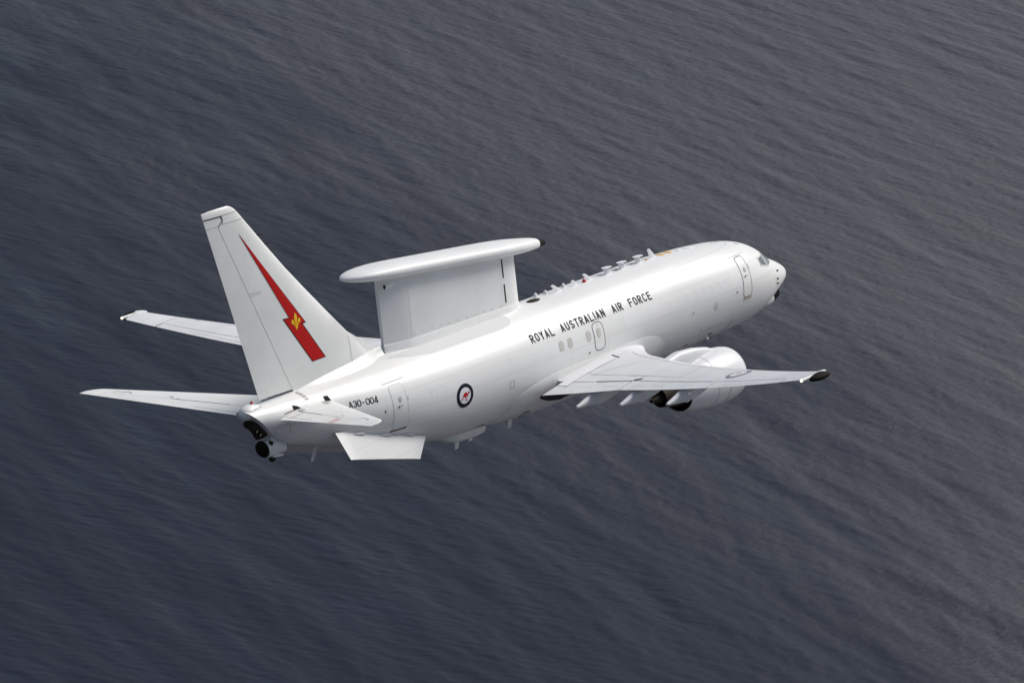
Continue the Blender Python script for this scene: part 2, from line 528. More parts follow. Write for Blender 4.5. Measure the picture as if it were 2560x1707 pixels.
# lettering: strokes on a 0..1 cell, u to the right (towards the nose), v up
W6, ST = 0.62, 0.165
def arc(cx, cy, rx, ry, a0, a1, n=7):
    return [(cx + rx * math.cos(R(a0 + (a1 - a0) * i / n)), cy + ry * math.sin(R(a0 + (a1 - a0) * i / n))) for i in range(n + 1)]
h = ST / 2
L_, R_, T_, B_ = h, W6 - h, 1 - h, h
rr = (R_ - L_) / 2; cxm = (L_ + R_) / 2
ring_O = arc(cxm, T_ - rr, rr, rr, 0, 180) + arc(cxm, B_ + rr, rr, rr, 180, 360)
GL = {
    'O': [(ring_O, True)], '0': [(ring_O, True)],
    'R': [([(L_, 0), (L_, T_), (cxm, T_)] + arc(cxm + .03, T_ - .21, R_ - cxm - .03, .21, 90, -90) + [(L_ + h, T_ - .42)], False), ([(cxm - .02, T_ - .42 - h), (R_ + .01, 0)], False)],
    'Y': [([(L_ - .01, 1), (cxm, .46), (R_ + .01, 1)], False), ([(cxm, .46 - .02), (cxm, 0)], False)],
    'A': [([(L_ - .01, 0), (cxm, 1 - h * .6), (R_ + .01, 0)], False), ([(L_ + .10, .28), (R_ - .10, .28)], False)],
    'L': [([(L_, 1), (L_, B_), (W6, B_)], False)],
    'U': [([(L_, 1), (L_, B_ + rr)] + arc(cxm, B_ + rr, rr, rr, 180, 360) + [(R_, 1)], False)],
    'S': [(arc(cxm, T_ - rr, rr, rr, 15, 180) + [(L_, T_ - rr - .06), (cxm, .5), (R_, B_ + rr + .06)] + arc(cxm, B_ + rr, rr, rr, 0, -165), False)],
    'T': [([(0, T_), (W6, T_)], False), ([(cxm, T_ - h), (cxm, 0)], False)],
    'I': [([(h, 0), (h, 1)], False)],
    'N': [([(L_, 0), (L_, T_ + .02), (R_, B_ - .02), (R_, 1)], False)],
    'F': [([(L_, 0), (L_, T_), (W6, T_)], False), ([(L_ + h, .52), (W6 - .08, .52)], False)],
    'C': [(arc(cxm, T_ - rr, rr, rr, 10, 180) + arc(cxm, B_ + rr, rr, rr, 180, 350), False)],
    'E': [([(W6, T_), (L_, T_), (L_, B_), (W6, B_)], False), ([(L_ + h, .52), (W6 - .08, .52)], False)],
    '3': [(arc(cxm, T_ - rr, rr, rr, 165, -60) + [(cxm - .02, .53)], False), ([(cxm - .02, .525)] + arc(cxm, B_ + rr + .01, rr, rr, 62, -165), False)],
    '4': [([(R_ - .10, 0), (R_ - .10, 1), (L_, .26), (W6, .26)], False)],
    '-': [([(.08, .48), (W6 - .12, .48)], False)],
}
def text_shapes(txt, fmap, H, off, pitch, ipitch=None, space=0.0, wt=1.0):
    out = []; u = 0.0; k = 0
    for ch in txt:
        if ch == ' ': u += space; continue
        for pts, closed in GL[ch]:
            out.append(stroke([((u + a * H), b * H) for a, b in pts], ST * H * wt, fmap, off + 0.0007 * (k % 5), closed, step=0.05)); k += 1
        u += (ipitch if ch == 'I' else pitch)
    return out, u

def barrel(s0, th0, rad):
    def f(u, v):
        s = s0 - u; z = rad * math.sin(th0 + v / rad)
        return SIDE(s, z)
    return f
HT = 0.345
for word, s0 in (('ROYAL', 18.10), ('AUSTRALIAN', 16.28), ('AIR', 13.12), ('FORCE', 12.06)):
    sh, _ = text_shapes(word, barrel(s0, math.asin(.775 / 1.88), 1.88), HT, 0.006, 0.292, 0.13)
    decal('lettering', sh, 'ink', fus)
def serial_map(u, v):
    s = 28.16 - u - 0.08 * v
    return SIDE(s, 0.755 - 0.075 * u + v * .80)
sh, _ = text_shapes('A30-004', serial_map, 0.305, 0.006, 0.198, wt=.78)
decal('serial_number', sh, 'ink', fus)

# fuselage roundel
rd = decal('roundel', [star(ell(22.40, -0.165, .465, .455, 56), SIDE, .006, 8)], 'navy', fus)
decal('roundel_disc', [star(ell(22.40, -0.165, .315, .31, 48), SIDE, .009, 7)], 'disc', fus)
KANG = [(-.40, -.20), (-.33, -.19), (-.25, -.10), (-.19, .04), (-.08, .15), (.04, .20), (.14, .16), (.20, .08), (.27, .12), (.31, .21), (.37, .25), (.36, .17),
        (.44, .12), (.42, .07), (.33, .05), (.27, -.03), (.20, -.07), (.22, -.16), (.18, -.15), (.16, -.06), (.08, -.06), (.09, -.17), (.07, -.25), (.20, -.33),
        (.19, -.37), (.01, -.29), (.03, -.17), (-.04, -.08), (-.14, -.06), (-.22, -.17), (-.30, -.25), (-.40, -.24)]
def kmap(u, v): return SIDE(22.40 - u * .62, -0.165 + v * .62)
polyfill('kangaroo_emblem', [KANG], kmap, .012, 'red', fus, cuts=2)

# cabin windows, painted over from inside: pale blanks with a darker surround
def cabin_window(s, z, parent):
    w = decal('cabin_window', [star(rrect(s, z, .225, .36, .105), SIDE, .006, 4)], 'blind', parent)
    decal('window_surround', [stroke(rrect(s, z, .24, .375, .11), .02, SIDE, .008, True, .06)], 'pad', parent)
for s in (16.59, 16.06, 14.93):
    cabin_window(s, .31, fus)
ex = decal('overwing_exit', [star(resample(rrect(14.31, .17, .60, 1.06, .20), .1, True), SIDE, .0045, 12)], 'white', root)
decal('door_seal', [stroke(rrect(14.31, .17, .61, 1.07, .20), .035, SIDE, .008, True, .06)], 'seamd', ex)
decal('cabin_window', [star(rrect(14.31, .31, .225, .36, .105), SIDE, .016, 4)], 'blind', ex)
decal('exit_handle', [star(rrect(14.29, .60, .10, .03, .01), SIDE, .016, 2)], 'pad', ex)
# faint outlines of plugged windows along the cabin
for k, s in enumerate([12.9, 12.3, 11.75, 11.2, 9.9, 9.3, 8.75, 8.2, 7.65, 7.1, 6.6, 6.1, 23.5, 24.0]):
    decal('plugged_window', [stroke(rrect(s, .31, .26, .37, .12)[:18], .009, SIDE, .004, False, .06)], 'faint', fus)

def service_door(s, z, w, hh, seal, parent, sill=None, wide=.03, skew=0.0):
    k = lambda dz: skew * dz
    d = decal('service_door', [star(resample(rrect(s, z, w, hh, .13, skew=skew), .1, True), SIDE, .0045, 14, (s, z))], 'white', parent)
    decal('door_seal', [stroke(rrect(s, z, w + .01, hh + .01, .13, skew=skew), wide, SIDE, .008, True, .06)], seal, d)
    decal('door_window', [star(ell(s + k(.29) - .02, z + .28, .085, .10, 20), SIDE, .016, 3)], 'pad', d)
    decal('door_handle', [star(ell(s + .02, z + .04, .17, .065, 20), SIDE, .016, 3)], 'disc', d)
    decal('door_handle', [star(ell(s + .09, z + .035, .055, .03, 14), SIDE, .020, 2), star(ell(s - .05, z + .045, .035, .022, 12), SIDE, .020, 2)], 'soot', d)
    if sill:
        decal('door_sill', [star(rrect(s + k(-hh / 2 - .055), z - hh / 2 - .055, w * .96, .085, .02), SIDE, .016, 3)], sill, d)
    return d
fd = service_door(4.66, .29, .57, 1.56, 'seamd', root, 'tan', .03, -.075)
decal('door_hinge', [star(rrect(4.29, z, .10, .045, .01), SIDE, .011, 2) for z in (.66, .57)], 'seam', fd)
decal('rain_gutter', [stroke([(5.25, 1.13), (4.10, 1.13)], .014, SIDE, .006)], 'pad', fd)
rdr = service_door(25.77, .24, .71, 1.63, 'walk', root, None, .02)
decal('door_sill', [star(rrect(25.80, -.625, .74, .085, .02), SIDE, .008, 4)], 'hot', rdr)
decal('rain_gutter', [stroke([(26.33, 1.18), (25.14, 1.20)], .02, SIDE, .006)], 'seam', rdr)
decal('door_hinge', [star(rrect(25.38, z, .10, .03, .01), SIDE, .009, 2) for z in (.52, .44)], 'seam', rdr)

# small openings and marks on the near side
decal('static_port', [star(rrect(6.91, -.39, .17, .28, .08), SIDE, .006, 3)], 'walk', fus)
decal('static_port', [stroke(rrect(6.91, -.39, .18, .29, .085), .022, SIDE, .008, True, .06)], 'pad', fus)
decal('access_hatch', [stroke(rrect(19.66, -.43, .25, .26, .02), .016, SIDE, .006, True, .1)], 'seamd', fus)
decal('cargo_door_outline', [stroke([(7.72, -1.0), (7.80, -1.12), (7.70, -1.22), (7.50, -1.28), (6.08, -1.28)], .014, SIDE, .006)], 'seam', fus)
decal('cargo_door_outline', [stroke([(5.46, -1.30), (5.52, -1.52), (5.62, -1.76)], .03, SIDE, .008)], 'seamd', fus)
decal('vent_opening', [star(rrect(6.70, -1.62, .30, .07, .03), SIDE, .008, 3), star(rrect(6.2, -1.84, .34, .06, .03), SIDE, .008, 3),
                       star(rrect(8.22, -1.72, .34, .05, .02), SIDE, .008, 3), star(rrect(20.75, -1.80, .36, .05, .02), SIDE, .008, 3)], 'soot', fus)
decal('drain_port', [star(ell(s, z, .035, .045, 12), SIDE, .008, 2) for s, z in ((5.46, -.16), (26.54, .25), (14.98, -.33))], 'soot', fus)
p_, n_ = SIDE(6.80, -1.74)
bevelled('drain_mast', [box(p_ + n_ * .05, (.16, .12, .08))], 'white', fus, .02)
decal('drain_port', [star(ell(8.40, -.32, .05, .06, 12), SIDE, .01, 2)], 'pad', fus)
decal('tail_access_panel', [stroke([(31.30, .45), (31.34, .72), (31.20, .82), (30.75, .82), (30.72, .45)], .014, SIDE, .006, False, .1)], 'seam', fus)
# pitot probes on the nose side
for s, z in ((1.95, -.11), (2.13, -.39), (2.15, -.57)):
    p_, n_ = SIDE(s, z)
    bevelled('pitot_probe', [box(p_ + n_ * .025, (.035, .07, .07)), box(p_ + n_ * .06 + Vector((-.025, 0, 0)), (.07, .018, .018))], 'soot', root, .006)

# cockpit glazing: three panes each side
for sgn in (1, -1):
    mp = SIDE if sgn > 0 else SIDEL
    tm = (lambda s, y: top_map(s, y)) if sgn > 0 else (lambda s, y: top_map(s, -y))
    for outline, fm in (([(3.28, .72), (2.86, .73), (2.80, .50), (2.84, .30), (3.32, .44)], mp),
                        ([(2.78, .73), (2.47, .80), (2.18, .64), (2.06, .44), (2.30, .33), (2.72, .27)], mp),
                        ([(2.44, .05), (2.50, .30), (2.52, .60), (2.18, .70), (1.98, .48), (1.92, .05)], tm)):
        pts = resample(outline, .08, True)
        g = decal('cockpit_window', [star(pts, fm, .010, 4)], 'glass', root)
        decal('window_frame', [stroke(outline, .035, fm, .014, True, .08)], 'white', g)

# ---------------------------------------------------------------- WING-BODY FAIRING
FE = np.array([(10.0, -1.34), (10.1, -1.17), (10.36, -.94), (10.7, -.75), (11.1, -.63), (11.7, -.56), (12.5, -.54), (14.0, -.56), (16.5, -.59), (17.7, -.69), (18.83, -.94), (19.46, -1.33), (19.75, -1.70), (20.0, -2.0)])
def fair_d(s, u):
    d = .17 * min(1, max(0, (s - 9.98) / 2.2)) ** .8 * min(1, max(0, (20.02 - s) / 2.6)) ** .7
    return .012 + d * min(1, u / .30) ** .9
def fair_side(s, sgn, n=26):
    zt_, zb_ = pchip(FE[:, 0], FE[:, 1], s), fprof(s)[1]
    out = []
    for i in range(n + 1):
        u = i / n; z = zt_ + (zb_ + .0004 - zt_) * (1 - (1 - u) ** 1.8)
        y = fy(s, z); dz = (fy(s, z + .01) - fy(s, max(z - .01, zb_ + 1e-4))) / .02 if u < .97 else 6.0
        nn = Vector((0, 1, -dz)).normalized(); p_ = Vector((s, y, z)) + nn * fair_d(s, u)
        if u > .999: p_.y = 0.0
        out.append((s, sgn * p_.y, p_.z))
    return [(s, sgn * (fy(s, zt_) - .03), zt_ + .002)] + out
fr = []
for s in np.concatenate([np.linspace(10.0, 12, 26), np.linspace(12.2, 17.4, 20), np.linspace(17.6, 20.0, 26)]):
    fr.append(fair_side(s, 1)[:-1] + fair_side(s, -1)[::-1])
v, f = loft(fr, closed=False, cap0=False, cap1=False)
fairing = raw('wing_body_fairing', v, f, 'white', root, angle=60)
def FAIR(s, z):
    p_, n_ = SIDE(s, max(z, fprof(s)[1] + .05)); return p_ + n_ * (fair_d(s, .9) + .02), n_
decal('air_outlet', [stroke(rrect(18.2, -1.86, .34, .16, .02), .035, FAIR, .01, True, .1)], 'soot', fairing)

# ---------------------------------------------------------------- LIFTING SURFACES
def naca(c, t):
    c = min(max(c, 0.0), 1.0)
    return 5 * t * (.2969 * math.sqrt(c) - .126 * c - .3516 * c * c + .2843 * c ** 3 - .1036 * c ** 4)

def foil_loop(c0, c1, t, n=18):
    """closed chordwise loop between chord fractions c0..c1: list of (c, +-half thickness)"""
    cs = [c0 + (c1 - c0) * (1 - math.cos(math.pi * i / n)) / 2 for i in range(n + 1)]
    up = [(c, naca(c, t) + .0006) for c in cs]; lo = [(c, -naca(c, t) - .0006) for c in cs]
    return up[::-1] + (lo[1:] if c0 <= 0 else lo)

class Wing:
    """right (sgn=1) or left (sgn=-1) wing: planform and upper-surface map"""
    def __init__(self, sgn): self.s = sgn; self.c = .0036 if sgn > 0 else .0047
    def le(self, y): return max(11.25 + .525 * y, 0) - .75 * max(0, (3.3 - y) / 1.7) ** 1.6
    def te(self, y): return 18.30 - .1 * (y - 1.7) / 4.1 if y < 5.8 else 18.2 + (y - 5.8) * 3.2 / 11.35
    def z(self, y): a = max(0, y - 1.9); return -1.2 + .105 * a + self.c * a * a
    def tc(self, y): return float(np.interp(y, [1.5, 5.8, 17.15], [.135, .115, .10]))
    def inc(self, y): return math.tan(R(float(np.interp(y, [1.5, 5.8, 17.15], [1.6, .8, -.6]))))
    def pt(self, y, c, up=1, off=0.0):
        a, b = self.le(y), self.te(y); ch = b - a
        return Vector((a + ch * c, self.s * y, self.z(y) + up * (naca(c, self.tc(y)) * ch) + (1 - c) * ch * self.inc(y) + off))
    def map(self, y, c):
        p = self.pt(y, c); a = self.pt(y, min(c + .01, 1)) - self.pt(y, c - .01); b = self.pt(y + .05, c) - self.pt(y - .05, c)
        n = a.cross(b).normalized()
        if n.z < 0: n = -n
        return p, n
    def mapx(self, y, x):                     # same, addressed by station x
        a, b = self.le(y), self.te(y); return self.map(y, min(max((x - a) / (b - a), .012), .995))
    def section(self, y, c0, c1, droop=0.0):
        a, b = self.le(y), self.te(y); ch = b - a; t = self.tc(y); iz = self.inc(y)
        return [(a + ch * c, self.s * y, self.z(y) + h_ * ch + (1 - c) * ch * iz - droop * max(0, c - c0)) for c, h_ in foil_loop(c0, c1, t)]

def surf(name, secs, mat, parent, angle=40):
    v, f = loft(secs)
    return raw(name, v, f, mat, parent, angle=angle)

def tipped(w, y0, y1, c0, c1, n=14):
    return [w.section(y0 + (y1 - y0) * i / n, c0(y0 + (y1 - y0) * i / n) if callable(c0) else c0, c1) for i in range(n + 1)]

def build_wing(sgn):
    w = Wing(sgn)
    YT = 16.75
    root_c = lambda y: float(np.interp(y, [1.4, 5.8, 11.2, 15.6, YT], [.80, .76, .735, .735, .735]))
    # fixed wing: nose to the hinge line; full chord outboard of the aileron
    ys = list(np.linspace(1.4, 5.8, 10)) + list(np.linspace(6.3, 15.5, 16))
    main = surf('wing', [w.section(y, 0, root_c(y)) for y in ys], 'wing', root)
    main['label'] = 'right wing with small low-visibility roundel' if sgn > 0 else 'left wing, its outer half showing behind the fin'
    surf('wing_tip_panel', [w.section(y, 0, 1) for y in np.linspace(15.53, YT, 6)], 'wing', main)
    g = .006
    def ctrl(name, y0, y1, n):
        return surf(name, [w.section(y, root_c(y) + g, 1) for y in np.linspace(y0, y1, n)], 'wing', main)
    ctrl('inboard_flap', 2.10, 5.70, 8); ctrl('outboard_flap', 5.78, 11.10, 12); ctrl('aileron', 11.18, 15.47, 10)
    decal('trim_tab_outline', [stroke([(y, 1 - .24 * (w.te(12.6) - w.le(12.6)) / (w.te(y) - w.le(y)) * .4) for y in (11.9, 14.2)], .006, w.map, .006)], 'seam', main)
    # flight spoilers: thin plates standing a little proud
    def plate(name, y0, y1, c0, c1, mat, off=.012, n=5, lift=0.0):
        V, F = [], []
        for i in range(n + 1):
            y = y0 + (y1 - y0) * i / n
            for j in range(4):
                a = (c0(y) if callable(c0) else c0); b = (c1(y) if callable(c1) else c1)
                p, nn = w.map(y, a + (b - a) * j / 3); V.append(p + nn * (off + lift * j / 3))
        m = (n + 1) * 4
        for i in range(n):
            for j in range(3):
                k = i * 4 + j; F.append((k, k + 1, k + 5, k + 4))
        # skirt
        ring = [i * 4 for i in range(n + 1)] + [n * 4 + j for j in (1, 2, 3)] + [i * 4 + 3 for i in range(n - 1, -1, -1)] + [2, 1]
        base = len(V)
        for k in ring: V.append(Vector(V[k]) - Vector((0, 0, off + lift + .02)))
        for i in range(len(ring)):
            k = (i + 1) % len(ring); F.append((ring[i], ring[k], base + k, base + i))
        return raw(name, V, F, mat, main, angle=30)
    s0 = lambda y: root_c(y) - .135; s1 = lambda y: root_c(y) - .004
    for a, b in ((2.55, 3.75), (3.80, 5.05), (6.15, 7.30), (7.35, 8.50), (8.55, 9.70), (9.75, 10.85)):
        plate('spoiler', a, b, s0, s1, 'wing')
    # hinge line, walkway border and panel gaps
    decal('hinge_gap', [stroke([(y, s0(y) - .004) for y in np.linspace(2.9, 8.5, 9)], .008, w.map, .008, False, .3)], 'gap', main)
    decal('hinge_gap', [stroke([(y, s0(y) - .004) for y in np.linspace(8.6, 10.9, 5)], .003, w.map, .008, False, .3)], 'seam', main)
    decal('aileron_gap', [stroke([(y, root_c(y) + .001) for y in (11.2, 13.2, 15.4)], .010, w.map, .004, False, .3), stroke([(15.5, .735), (15.5, .99)], .02, w.map, .004, False, .1)], 'gap', main)
    decal('flap_cove', [stroke([(y, root_c(y) + .003) for y in np.linspace(3.9, 5.7, 5)], .017, w.map, .006, False, .3), stroke([(5.74, root_c(5.74) - .01), (6.15, root_c(6.1) - .06)], .05, w.map, .007, False, .1)], 'gap', main)
    decal('flap_cove', [stroke([(y, root_c(y) + .003) for y in np.linspace(5.9, 11.0, 9)], .005, w.map, .006, False, .3)], 'seamd', main)
    decal('slat_gap', [stroke([(y, .135 + .004 * y) for y in np.linspace(5.4, 14.8, 12)], .006, w.map, .006, False, .4), stroke([(14.8, .02), (14.8, .195)], .02, w.map, .006, False, .05)], 'seamd', main)
    decal('slat_gap', [stroke([(y, .135 + .006 * (5.4 - y)) for y in np.linspace(2.6, 5.4, 6)], .005, w.map, .006, False, .4)], 'gap', main)
    decal('walkway_line', [stroke([(2.35, .18), (2.6, .55)], .02, w.map, .005, False, .05), stroke([(8.35, .17), (8.35, s0(8.35))], .018, w.map, .005, False, .05),
                           stroke([(4.6, .16), (3.1, s0(3.1))], .012, w.map, .004, False, .05)], 'seam', main)
    decal('rub_mark', [stroke([(y, .88 + .01 * math.sin(9 * y)) for y in np.linspace(a, a + .7, 5)], .012, w.map, .005, False, .2) for a in (3.3, 4.6, 6.4, 7.4)], 'walk', main)
    # fillet plate along the wing root, its sunlit brightness put into white paint
    plate('root_fillet_plate', 2.14, 2.66, lambda y: .33, lambda y: .86, 'disc', off=.02, n=3)
    decal('root_fillet_gap', [stroke([(2.69, c) for c in np.linspace(.34, .90, 10)], .02, w.map, .014, False, .1), stroke([(2.12, .325), (2.70, .30)], .012, w.map, .015, False, .1)], 'gap', main)
    # wing roundel (low visibility)
    if sgn > 0:
        def rmap(u, v_): return w.mapx(11.62 + v_, 18.30 + u)
        decal('wing_roundel', [star(ell(0, 0, .50, .50, 40), rmap, .010, 6)], 'blue', main)
        decal('wing_roundel_disc', [star(ell(0, 0, .335, .335, 36), rmap, .014, 5)], 'disc', main)
        def k2(u, v_): return w.mapx(11.62 + v_ * .36, 18.30 - u * .36)
        polyfill('wing_kangaroo_emblem', [KANG], k2, .018, 'red', main, cuts=2)
    # canoe fairings over the flap tracks
    for yy, ln in ((4.4, 3.3), (6.7, 3.2), (9.6, 3.0)):
        te = w.te(yy); zz = w.z(yy)
        x0 = te - ln + .86; x1 = te + .84; rings_ = []
        for i in range(25):
            k = i / 24; x = x0 + (x1 - x0) * k
            if k < .62: hgt = .56 * math.sin(math.pi / 2 * (k / .62)) ** .75; top = zz - .02
            else:
                kk = (k - .62) / .38; hgt = .56 * (1 - kk) + .09 * kk; top = zz - .02 - .30 * max(0, kk - .1) / .9
            wd = .20 * min(1, (k / .35) ** .6 + .02) * (1 - .72 * max(0, (k - .6) / .4))
            bot = top - max(hgt, .02) * (.92 if k < .62 else 1)
            ring_ = []
            for j in range(20):
                th = 2 * math.pi * j / 20; c, sn = math.cos(th), math.sin(th)
                e = .75
                ring_.append((x, sgn * yy + wd * math.copysign(abs(c) ** e, c), (top + bot) / 2 + (top - bot) / 2 * math.copysign(abs(sn) ** e, sn)))
            rings_.append(ring_)
        v_, f_ = loft(rings_)
        raw('flap_track_fairing', v_, f_, 'wing', main, angle=50)
    # wing tip pod with black aft-looking radome, and the tip lamp
    rings_ = []
    for k in np.linspace(0, 1, 18):
        y = YT + ((17.14 if sgn > 0 else 17.02) - YT) * k
        a = w.le(y) - .12 * math.sin(math.pi * k) ** 1.2 * (1 if k < .6 else 1) + .30 * k ** 3
        b = w.te(YT) + .02 - .72 * k ** 1.2
        zc = w.z(y) + .02; hh_ = .060 + .03 * math.sin(math.pi * k * .8)
        mid = (a + b) / 2; ring_ = []
        for j in range(28):
            th = 2 * math.pi * j / 28; c, sn = math.cos(th), math.sin(th)
            hx = hh_ * (1 if c < 0 else (1 - .75 * c))
            ring_.append((mid + (b - a) / 2 * c, sgn * y, zc + hx * sn))
        rings_.append(ring_)
    v_, f_ = loft(rings_)
    raw('wing_tip_pod', v_, f_, 'wing', main, angle=50)
    rr_ = []
    for k in np.linspace(0, 1, 14):
        rad = math.sqrt(max(.0004, 1 - k ** 2.4)); yy_ = (17.08 if sgn > 0 else 16.96) + .30 * k
        zc = w.z(17.2) - .07
        rr_.append([(20.76 - .16 * k + (.52 if math.cos(2 * math.pi * j / 28) > 0 else .46) * rad * math.cos(2 * math.pi * j / 28), sgn * yy_, zc + (.145 * rad) * math.sin(2 * math.pi * j / 28) - .01 * math.cos(2 * math.pi * j / 28)) for j in range(28)])
    v_, f_ = loft(rr_)
    raw('pod_radome', v_, f_, 'black', main, angle=60)
    lx = 21.25 if sgn > 0 else 21.0
    lz = w.z(16.9) + .02
    v_, f_ = loft([[(x, sgn * 16.95 + r_ * math.cos(2 * math.pi * j / 14), lz + r_ * math.sin(2 * math.pi * j / 14)) for j in range(14)] for x, r_ in ((lx - .55, .03), (lx - .35, .065), (lx + .22, .06), (lx + .30, .055))])
    ln_ = raw('tip_lamp_housing', v_, f_, 'wing', main)
    v_, f_ = loft([[(x, sgn * 16.95 + r_ * math.cos(2 * math.pi * j / 14), lz + r_ * math.sin(2 * math.pi * j / 14)) for j in range(14)] for x, r_ in ((lx + .29, .052), (lx + .33, .045), (lx + .35, .02))])
    raw('tip_lamp', v_, f_, 'lamp', main)
    # fuel dump mast
    bevelled('fuel_vent_pipe', [box((w.te(10.3) - .02, sgn * 10.3, w.z(10.3) - .10), (.62, .05, .05), Matrix.Rotation(R(14), 3, 'Y'))], 'metal', main, .012)
    return main
wing_r = build_wing(1)
wing_l = build_wing(-1)

# ---------------------------------------------------------------- ENGINES
def build_engine(sgn):
    ey, ez = sgn * 4.83, -2.0
    w = Wing(sgn)
    e = bpy.data.objects.new('engine', None); col.objects.link(e); e.parent = root; e.location = (10.3, ey, ez)
    def L(name, prof, mat, n=64, sz=1.0, **k):
        rings_ = lathe([(x - 10.3, r_) for x, r_ in prof], n, 0, 0)
        v_, f_ = loft(rings_, cap0=k.get('c0', False), cap1=k.get('c1', False))
        return raw(name, v_, f_, mat, e, angle=k.get('angle', 40))
    cowl = L('nacelle', [(10.42, .985), (10.6, 1.03), (10.9, 1.07), (11.3, 1.09), (11.75, 1.085), (12.2, 1.055), (12.7, .99), (13.2, .90), (13.62, .815), (13.62, .79), (13.2, .86), (12.6, .93), (12.0, .95)], 'nac')
    L('inlet_lip', [(10.75, .76), (10.55, .77), (10.42, .80), (10.34, .84), (10.30, .89), (10.32, .935), (10.42, .983)], 'metal')
    L('inlet_duct', [(10.74, .762), (11.2, .78), (11.8, .78)], 'nac')
    L('fan', [(11.35, .12), (11.2, .02), (11.36, .13), (11.40, .78)], 'soot')
    L('fan_exhaust', [(13.55, .79), (13.2, .84), (12.9, .84), (12.9, .05)], 'soot')
    L('core_cowl', [(12.95, .62), (13.4, .61), (13.9, .53), (14.35, .43), (14.70, .37), (14.70, .345), (14.3, .36)], 'soot')
    L('exhaust_plug', [(14.1, .26), (14.5, .25), (14.85, .17), (15.12, .08), (15.20, .075), (15.22, .05)], 'soot', c1=True)
    L('core_exhaust', [(14.3, .36), (14.3, .2)], 'black')
    # cowl split line and chine
    def nmap(u, v_):           # u station, v angle
        r_ = float(np.interp(u, [10.42, 10.9, 11.3, 11.75, 12.2, 12.7, 13.2, 13.62], [.985, 1.07, 1.09, 1.085, 1.055, .99, .90, .815]))
        nn = Vector((0, math.cos(v_), math.sin(v_))); return Vector((u - 10.3, 0, 0)) + nn * r_, nn
    decal('cowl_seam', [stroke([(12.25, a) for a in np.linspace(R(-170), R(80), 40)], .016, nmap, .008, False, .2)], 'seam', e)
    decal('cowl_seam', [stroke([(10.72, a) for a in np.linspace(R(-180), R(180), 60)], .014, nmap, .007, False, .2)], 'seam', e)
    decal('cowl_latch_mark', [stroke([(11.55, a) for a in np.linspace(R(-75), R(10), 16)], .02, nmap, .009, False, .2)], 'red', e) if sgn > 0 else None
    ch = R(142) if sgn > 0 else R(38)
    v_ = []
    for x, hgt in ((11.0, .005), (11.25, .14), (11.75, .20), (12.0, .20), (12.02, .005)):
        for dt in (-.012, .012):
            r_ = 1.05; a = ch + dt
            v_.append((x - 10.3, r_ * math.cos(a), r_ * math.sin(a))); v_.append((x - 10.3, (r_ + hgt) * math.cos(a), (r_ + hgt) * math.sin(a)))
    f_ = []
    for i in range(4):
        b = i * 4; c = b + 4
        f_ += [(b, b + 1, c + 1, c), (b + 2, c + 2, c + 3, b + 3), (b + 1, b + 3, c + 3, c + 1)]
    raw('nacelle_chine', v_, f_, 'seam', e, smooth=False)
    # pylon: slim strut rising from the cowl to the wing
    rings_ = []
    wz = w.z(4.83)
    for k in np.linspace(0, 1, 26):
        x = 11.0 + 4.9 * k
        wd = .05 + .20 * math.sin(math.pi * min(1, k * 1.02 + .02)) ** .55
        zt = float(np.interp(x, [11.0, 11.6, 12.4, 13.4, 15.0, 15.9], [-.98, -.74, -.58, -.50, -.80, -1.0]))
        zb = float(np.interp(x, [11.0, 12.8, 13.6, 14.4, 15.9], [-1.2, -1.3, -1.45, -1.5, -1.15]))
        rings_.append([(x - 10.3, wd * math.copysign(abs(math.cos(t_)) ** .6, math.cos(t_)), (zt + zb) / 2 - ez + (zt - zb) / 2 * math.copysign(abs(math.sin(t_)) ** .6, math.sin(t_))) for t_ in [2 * math.pi * (j + .5) / 24 for j in range(24)]])
    v_, f_ = loft(rings_)
    raw('engine_pylon', v_, f_, 'nac', e, angle=45)
    e['label'] = 'right turbofan engine hanging ahead of the near wing' if sgn > 0 else 'left turbofan engine, hidden behind the fuselage'
    return e
build_engine(1)
build_engine(-1)

# ---------------------------------------------------------------- FIN AND RUDDER
FLE = [(1.2, 24.55), (3.15, 26.40), (4.71, 27.90), (6.47, 29.50), (8.6, 31.25), (9.02, 31.62)]
def fin_le(z): return float(np.interp(z, [a for a, _ in FLE], [b for _, b in FLE]))
def fin_te(z): return 31.42 + (z - 1.96) * .2457
def fin_hy(s, z, t=.10):
    a, b = fin_le(z), fin_te(z); return naca((s - a) / (b - a), t) * (b - a)
def FIN(s, z):
    y = fin_hy(s, z); ds = (fin_hy(s + .03, z) - fin_hy(s - .03, z)) / .06
    return Vector((s, y, z)), Vector((-ds, 1, 0)).normalized()
def fin_hinge(z): return 29.72 + (z - 1.66) * .404
def fin_sec(z, x0, x1, shrink=1.0):
    a, b = fin_le(z), fin_te(z); c0 = 0 if x0 is None else (x0 - a) / (b - a); c1 = 1 if x1 is None else (x1 - a) / (b - a)
    return [(a + (b - a) * c, h_ * (b - a) * shrink, z) for c, h_ in foil_loop(c0, c1, .10)]
zl = [1.35, 1.9, 2.6, 3.3, 4.2, 5.2, 6.2, 7.2, 8.0, 8.42]
vf = surf('vertical_fin', [fin_sec(z, None, fin_hinge(z) - .012) for z in zl], 'tail', root)
top = []
for z in (8.44, 8.60, 8.74):
    top.append(fin_sec(z, None, 32.18))
surf('fin_tip', top, 'tail', vf)
cap = [fin_sec(8.76, None, None)]
for k in np.linspace(.1, 1, 7):
    z = 8.76 + .26 * k; s_ = fin_sec(z, None, None, math.sqrt(max(.02, 1 - k ** 2)))
    cap.append([(x + (.18 * k ** 3 if x < 32.2 else 0), y, z_ - (.02 * k if x > 32.8 else 0)) for x, y, z_ in s_])
surf('fin_cap', cap, 'tail', vf)
